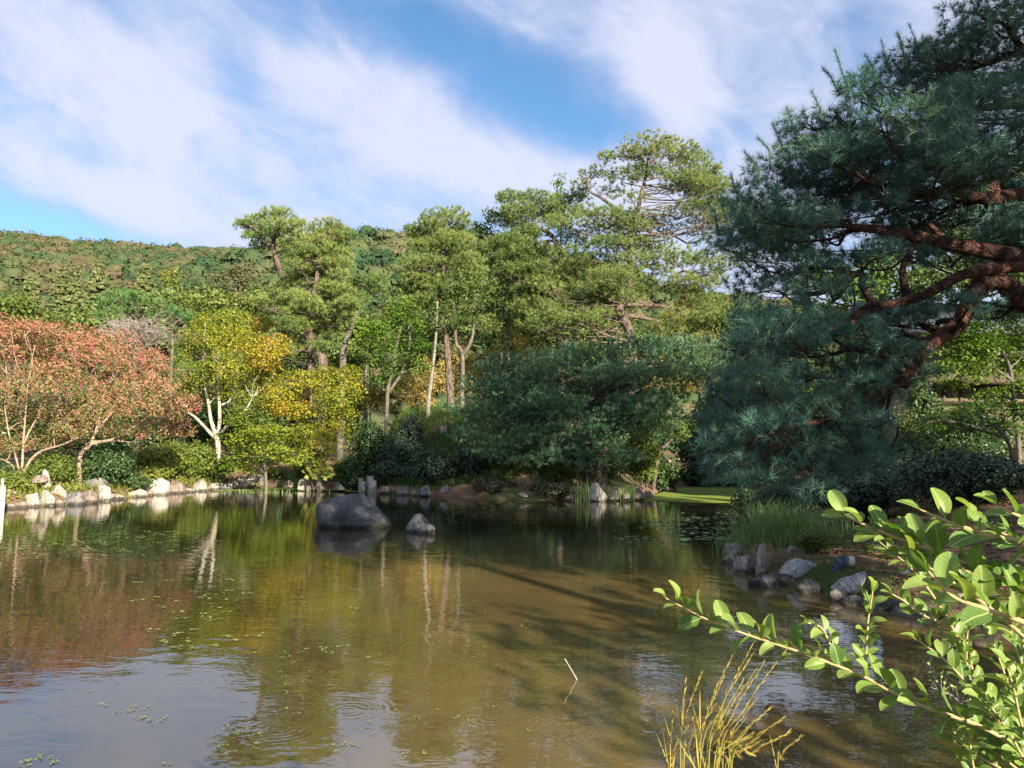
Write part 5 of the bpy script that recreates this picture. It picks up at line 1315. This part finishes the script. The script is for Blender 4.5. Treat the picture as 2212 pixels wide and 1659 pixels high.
# ------------------------------------------------------------------ plants on the water
def floaters(name, label, spots, n_each, L, m, cat, z=.006):
    q = MB()
    for (px, py, rx, ry, n) in spots:
        pp = np.column_stack([RNG.normal(px, rx, n), RNG.normal(py, ry, n)])
        pts = PW(pp[:, 0], pp[:, 1], z); pts = pts[shore_dist(pts[:, 0], pts[:, 1]) < -.03]
        k = n_each
        c = np.repeat(pts, k, 0); c[:, :2] += RNG.normal(size=(len(c), 2)) * L * 1.4 * RNG.uniform(.3, 1.3, (len(c), 1)); c[:, 2] += RNG.uniform(0, .004, len(c))
        leaves(q, c, nrm(UP + RNG.normal(size=(len(c), 3)) * .05), L, L * .9, np.clip(.5 + RNG.normal(size=len(c)) * .25, 0, 1), 0.02)
    return q.build(name, m, None, False, 'stuff', (0, 0, 0))


floaters('floating_weed', '', [(200, 1160, 90, 12, 70), (60, 1185, 60, 10, 50), (330, 1152, 60, 6, 30), (90, 1175, 80, 5, 30), (260, 1180, 80, 10, 30), (400, 1270, 35, 20, 7), (470, 1285, 40, 12, 7), (350, 1310, 120, 40, 6), (450, 1330, 30, 8, 5), (420, 1380, 60, 15, 5), (520, 1370, 30, 8, 4), (700, 1250, 200, 60, 6), (560, 1410, 150, 20, 5)], 5, .045, M['weed'], '')
floaters('floating_weed', '', [(1000, 1090, 80, 5, 60), (1120, 1095, 70, 6, 60), (930, 1085, 60, 5, 30), (1060, 1110, 120, 12, 50), (1240, 1100, 80, 8, 40)], 5, .05, M['weed'], '')
floaters('floating_weed', '', [(250, 1500, 60, 30, 4), (330, 1548, 30, 6, 6), (290, 1528, 20, 5, 6), (660, 1470, 60, 25, 10), (600, 1420, 60, 15, 8), (730, 1610, 15, 5, 4), (900, 1540, 120, 60, 12), (90, 1640, 30, 6, 8), (420, 1620, 120, 25, 6), (1030, 1416, 5, 2, 5), (1180, 1450, 80, 40, 8), (1000, 1600, 60, 30, 6), (860, 1380, 120, 30, 12), (1200, 1350, 150, 60, 12), (540, 1590, 20, 8, 5)], 5, .018, M['weed'], '')
floaters('lily_pads', '', [(1420, 1130, 40, 8, 40), (1500, 1140, 40, 12, 46), (1540, 1120, 30, 8, 26), (1450, 1160, 50, 6, 24), (1570, 1160, 15, 10, 14)], 2, .16, M['lily'], '')
# closed duckweed mat in the side channel, and the thin film along the far shore
q = MB()
def sheet(px_poly, z, tint):
    pts = np.array([PW(a, b_, z) for a, b_ in px_poly]); c = pts.mean(0); n = len(pts)
    q.add(np.vstack([pts, c]), [(k, (k + 1) % n, n) for k in range(n)], tint)
sheet([(1345, 1078), (1380, 1075), (1410, 1070), (1440, 1060), (1452, 1053), (1530, 1050.5), (1600, 1051), (1660, 1060), (1650, 1075), (1640, 1086), (1590, 1086.5), (1540, 1086), (1490, 1085), (1440, 1083), (1400, 1082)], .010, .5)
sheet([(440, 1062.5), (480, 1058.5), (540, 1056), (600, 1054.2), (660, 1054), (740, 1057), (790, 1063.5), (740, 1061), (660, 1058), (600, 1058), (540, 1060)], .010, .55)
q.build('duckweed', M['mat'], None, False, 'stuff', (0, 0, 0))
floaters('floating_weed', '', [(1400, 1084, 40, 2.5, 80), (1520, 1088, 60, 2.5, 90), (1600, 1088, 30, 2.5, 40)], 4, .05, M['mat'], '')

# twig standing in the pond
a = PW(1253, 1480, -.05); e = P(1220, 1423, a[1] - .05)
q = MB(); tube(q, catmull([a, (a + e) / 2 + np.array([0, 0, .004]), e], 6), np.linspace(.0042, .003, 6), 6)
tag(q.build('twig', M['white_post'], None, True, None, tuple(a)), 'thin pale twig sticking slantwise out of the pond', 'twig')

# ------------------------------------------------------------------ dry grass in the foreground
STALKS = [((1448, 1690), (1455, 1536)), ((1470, 1690), (1481, 1476)), ((1478, 1690), (1513, 1460)), ((1505, 1690), (1583, 1413)), ((1520, 1690), (1628, 1389)), ((1545, 1690), (1700, 1401)), ((1530, 1690), (1600, 1480)), ((1550, 1690), (1656, 1536)), ((1570, 1690), (1684, 1556)), ((1512, 1690), (1560, 1470)), ((1560, 1690), (1625, 1520)), ((1680, 1690), (1724, 1596)), ((1540, 1690), (1645, 1440)), ((1498, 1690), (1540, 1530)), ((1580, 1690), (1640, 1590)), ((1455, 1690), (1492, 1560))]
YG = 2.2
bx = P(1530, 1700, YG)
root = thing('dry_grass', 'golden dry grass stalks at the near water edge', 'grass clump', (bx[0], bx[1], gz(bx[0], bx[1])))
STALKS += [((b[0] + RNG.uniform(-18, 18), 1690), (t[0] + RNG.uniform(-22, 22), t[1] + RNG.uniform(15, 120))) for b, t in STALKS[::2]]
for k, (b0, t0) in enumerate(STALKS):
    Yk = YG + RNG.uniform(-.12, .12)
    a = P(b0[0], b0[1], Yk); e = P(t0[0], t0[1], Yk - .05)
    fo = np.array([a[0] - .1 * (e[0] - a[0]), a[1], gz(bx[0], bx[1]) - .05])
    mid = a + (e - a) * .55 + np.array([-.02 * (1 if t0[0] > b0[0] + 30 else .2), 0, .01])
    pl = catmull([fo, a, mid, e], 24)
    q = MB(); tube(q, pl, np.linspace(.0018, .0006, 24), 4, np.clip(.25 + .1 * RNG.normal(), 0, 1))
    up = pl[12:]
    d = nrm(np.gradient(up, axis=0))
    for j in range(2): # spikelets hugging the upper half
        c = np.repeat(up, 2, 0); dd = nrm(np.repeat(d, 2, 0) + RNG.normal(size=(len(c), 3)) * .12)
        leaves(q, c + dd * .010, nrm(np.cross(dd, RNG.normal(size=dd.shape))), .024, .0024, np.clip(.5 + RNG.normal(size=len(c)) * .25, 0, 1), .1, dd)
    lv = pl[[5, 8, 11]]                                            # narrow blades along the stalk
    dd = nrm(nrm(np.gradient(pl, axis=0))[[5, 8, 11]] + RNG.normal(size=(3, 3)) * np.array([.22, .1, .05]))
    leaves(q, lv + dd * .06, nrm(np.cross(dd, RNG.normal(size=dd.shape))), .12, .0026, np.clip(.15 + RNG.normal(size=3) * .15, 0, 1), .05, dd)
    q.build('stalk', M['dry'], root, False)

# ------------------------------------------------------------------ privet bush in the foreground
def privet_leaf_mesh():
    n = 12; q = MB(); V = []; F = []
    for i_ in range(n):
        t_ = i_ / (n - 1); w = .28 * math.sqrt(max(0, 1 - ((t_ - .55) / .462) ** 2)) ** (1.0 if t_ > .5 else 1.25)
        w = max(w, .022)
        x = t_; z0_ = -.16 * t_ * t_
        for s_, c_ in ((-1, 1), (-.5, .55), (0, 0), (.5, .55), (1, 1)):
            V.append((x, s_ * w, z0_ + abs(s_) * w * .38))
    for i_ in range(n - 1):
        for j in range(4):
            A = i_ * 5 + j
            F += [(A, A + 5, A + 6), (A, A + 6, A + 1)]
    return V, F


LV, LF = privet_leaf_mesh()
leaf_meshes = []
for k, tn in enumerate((.15, .35, .5, .65, .85)):
    q = MB(); V = np.array(LV); V[:, 2] *= (.7 + .25 * k); V[:, 2] += .03 * np.sin(V[:, 0] * 7 + k) * (k - 2) * .5
    q.add(V, LF, tn); leaf_meshes.append(q.mesh('leaf', M['privet'], True))

pb = (1.25, 1.55)
privet = thing('privet_bush', 'bright green leafy privet branches reaching over the near water', 'bush', (pb[0], pb[1], gz(*pb)))
porg = np.array(privet.location)
NLEAF = [0]


def privet_branch(pts, Ya, Yb, r, step, L, tipr=.0012, dens=1.0, from_tip=0.0, n=60):
    """pts run from the tip to the base; leaves stand in opposite pairs"""
    n0 = len(pts)
    p3 = [P(a, b_, Ya + (Yb - Ya) * i_ / (n0 - 1)) for i_, (a, b_) in enumerate(pts)]
    pl = catmull(p3, n)
    q = MB(); tube(q, pl, np.linspace(tipr, r, n), 6, .5, .04)
    br = q.build('twig', M['twig'], privet, True)
    seg = np.linalg.norm(np.diff(pl, axis=0), axis=1); cum = np.concatenate([[0], np.cumsum(seg)])
    s = .002; az = RNG.uniform(0, 3.14)
    while s < cum[-1] * .97:
        c = np.array([np.interp(s, cum, pl[:, k]) for k in range(3)])
        d = -nrm(np.array([np.interp(s + .01, cum, pl[:, k]) for k in range(3)]) - np.array([np.interp(max(0, s - .01), cum, pl[:, k]) for k in range(3)]))
        a, b2 = basis(d[None]); a, b2 = a[0], b2[0]
        for sgn in (1, -1):
            if RNG.uniform() > dens: continue
            o_ = a * math.cos(az) * sgn + b2 * math.sin(az) * sgn
            first = s < .01
            ld = nrm(d * (1.0 if first else .62) + o_ * (.5 if first else .85) + UP * .32 + RNG.normal(size=3) * .12)
            nm = UP * .8 + d * .1 + RNG.normal(size=3) * .3 + np.array([.05, -.25, 0]); nm = nrm(nm - ld * nm.dot(ld)); sd_ = np.cross(nm, ld)
            Ls = L * RNG.uniform(.66, 1.2) * (1 if s > .02 else .8)
            ob = bpy.data.objects.new('leaf', leaf_meshes[RNG.integers(5)]); COL.objects.link(ob); ob.parent = br
            pos = c + o_ * .001 - porg
            ob.matrix_local = Matrix(((ld[0] * Ls, sd_[0] * Ls, nm[0] * Ls, pos[0]), (ld[1] * Ls, sd_[1] * Ls, nm[1] * Ls, pos[1]), (ld[2] * Ls, sd_[2] * Ls, nm[2] * Ls, pos[2]), (0, 0, 0, 1)))
            NLEAF[0] += 1
        az += math.pi / 2 + RNG.normal() * .25
        s += step * RNG.uniform(.8, 1.2)
    return br


LL = .042
privet_branch([(1438, 1292), (1525, 1337), (1608, 1369), (1688, 1395), (1768, 1423), (1867, 1462), (1935, 1500), (2010, 1532), (2106, 1564), (2213, 1620), (2330, 1690)], 1.32, 1.22, .0042, .0205, LL)
privet_branch([(1885, 1277), (1880, 1310), (1875, 1341), (1872, 1390), (1867, 1460)], 1.28, 1.30, .0022, .0175, .031)
privet_branch([(1745, 1345), (1775, 1357), (1795, 1395), (1830, 1445)], 1.26, 1.29, .002, .0175, .031)
privet_branch([(1822, 1112), (1870, 1135), (1927, 1158), (2026, 1194), (2137, 1238), (2212, 1273), (2400, 1350)], .92, .84, .0036, .021, .035)
privet_branch([(1985, 1100), (2020, 1115), (2066, 1134), (2145, 1158), (2212, 1170), (2380, 1200)], .86, .82, .0034, .021, .035)
privet_branch([(2005, 1235), (2030, 1262), (2066, 1293), (2145, 1321), (2212, 1345), (2380, 1420)], .78, .74, .0034, .020, .034)
privet_branch([(1899, 1170), (1930, 1195), (1962, 1222), (1994, 1257), (2042, 1329), (2078, 1397), (2106, 1460), (2129, 1520), (2161, 1564), (2215, 1660)], 1.5, 1.3, .0038, .0175, .031)
privet_branch([(1927, 1283), (1955, 1300), (1986, 1325), (2026, 1341), (2044, 1335)], 1.42, 1.42, .0018, .018, .032)
privet_branch([(2098, 1322), (2091, 1360), (2088, 1397), (2090, 1450), (2106, 1490)], 1.36, 1.36, .002, .0175, .031)
privet_branch([(2208, 1370), (2212, 1420), (2211, 1476), (2215, 1580), (2225, 1700)], 1.2, 1.25, .003, .020, .036)
privet_branch([(2120, 1500), (2150, 1540), (2190, 1600), (2230, 1680)], 1.15, 1.2, .0024, .018, .034)
privet_branch([(2094, 1590), (2100, 1640), (2110, 1700)], 1.2, 1.2, .002, .018, .032)
privet_branch([(2175, 1440), (2190, 1490), (2205, 1560), (2230, 1650)], 1.1, 1.15, .0024, .018, .034)
privet_branch([(2060, 1560), (2110, 1600), (2170, 1640), (2230, 1690)], 1.28, 1.22, .0024, .018, .034)
privet_branch([(2150, 1090), (2190, 1110), (2240, 1130), (2350, 1180)], .8, .78, .003, .020, .034)
for br_ in ([(2100, 1118), (2160, 1150), (2240, 1190)], [(1955, 1150), (2010, 1185), (2080, 1228), (2180, 1290), (2260, 1340)], [(2120, 1225), (2190, 1262), (2270, 1300)], [(1890, 1150), (1950, 1190), (2030, 1240), (2120, 1300), (2230, 1390)]):
    privet_branch(br_, .90, .84, .0026, .021, .035)
for br_ in ([(1985, 1385), (2040, 1425), (2100, 1490), (2160, 1560)], [(2140, 1375), (2168, 1450), (2195, 1540), (2220, 1640)], [(2075, 1640), (2150, 1662), (2230, 1700)], [(2030, 1590), (2090, 1620), (2160, 1660)], [(2150, 1300), (2180, 1360), (2210, 1440)], [(2120, 1560), (2165, 1590), (2230, 1650)]):
    privet_branch(br_, 1.3, 1.22, .0026, .0195, .034)
# stem from the ground that carries the branches
q = MB()
for (px, py, Y) in ((2330, 1690, 1.22), (2215, 1660, 1.3), (2400, 1350, .84), (2380, 1200, .82), (2230, 1680, 1.2)):
    e = P(px, py, Y); tube(q, catmull([np.array([pb[0], pb[1], gz(*pb) - .03]), (np.array([pb[0], pb[1], gz(*pb)]) + e) / 2 + np.array([.05, .05, .1]), e], 12), np.linspace(.008, .0036, 12), 6)
q.build('stem', M['twig'], privet, True)
# berry sprays
M['berry'] = leaf_mat('privet_berry', [(.16, .22, .07), (.24, .30, .10)], .15, .35, .4)
q = MB(); bq = MB(); bv, bf = ico(1)
for (a0, e0, Y) in [((2129, 1520), (2000, 1450), 1.3), ((2100, 1545), (2010, 1485), 1.28), ((2120, 1500), (2050, 1430), 1.32), ((2085, 1450), (2018, 1382), 1.4), ((2080, 1440), (2060, 1390), 1.4), ((2140, 1540), (2060, 1520), 1.25)]:
    a, e = P(*a0, Y), P(*e0, Y + .03); pl = catmull([a, (a + e) / 2 + np.array([0, 0, .01]), e], 12)
    tube(q, pl, np.linspace(.0014, .0006, 12), 4)
    for p in pl[3:]:
        for _ in range(2):
            e2 = p + rdir(1)[0] * .016 + np.array([0, 0, .006]); tube(q, [p, e2], .0005, 3)
            bq.add(bv * .0032 + e2, bf, RNG.uniform())
q.build('berry_stalk', M['bare'], privet, False, 'stuff'); bq.build('berry', M['berry'], privet, True, 'stuff')
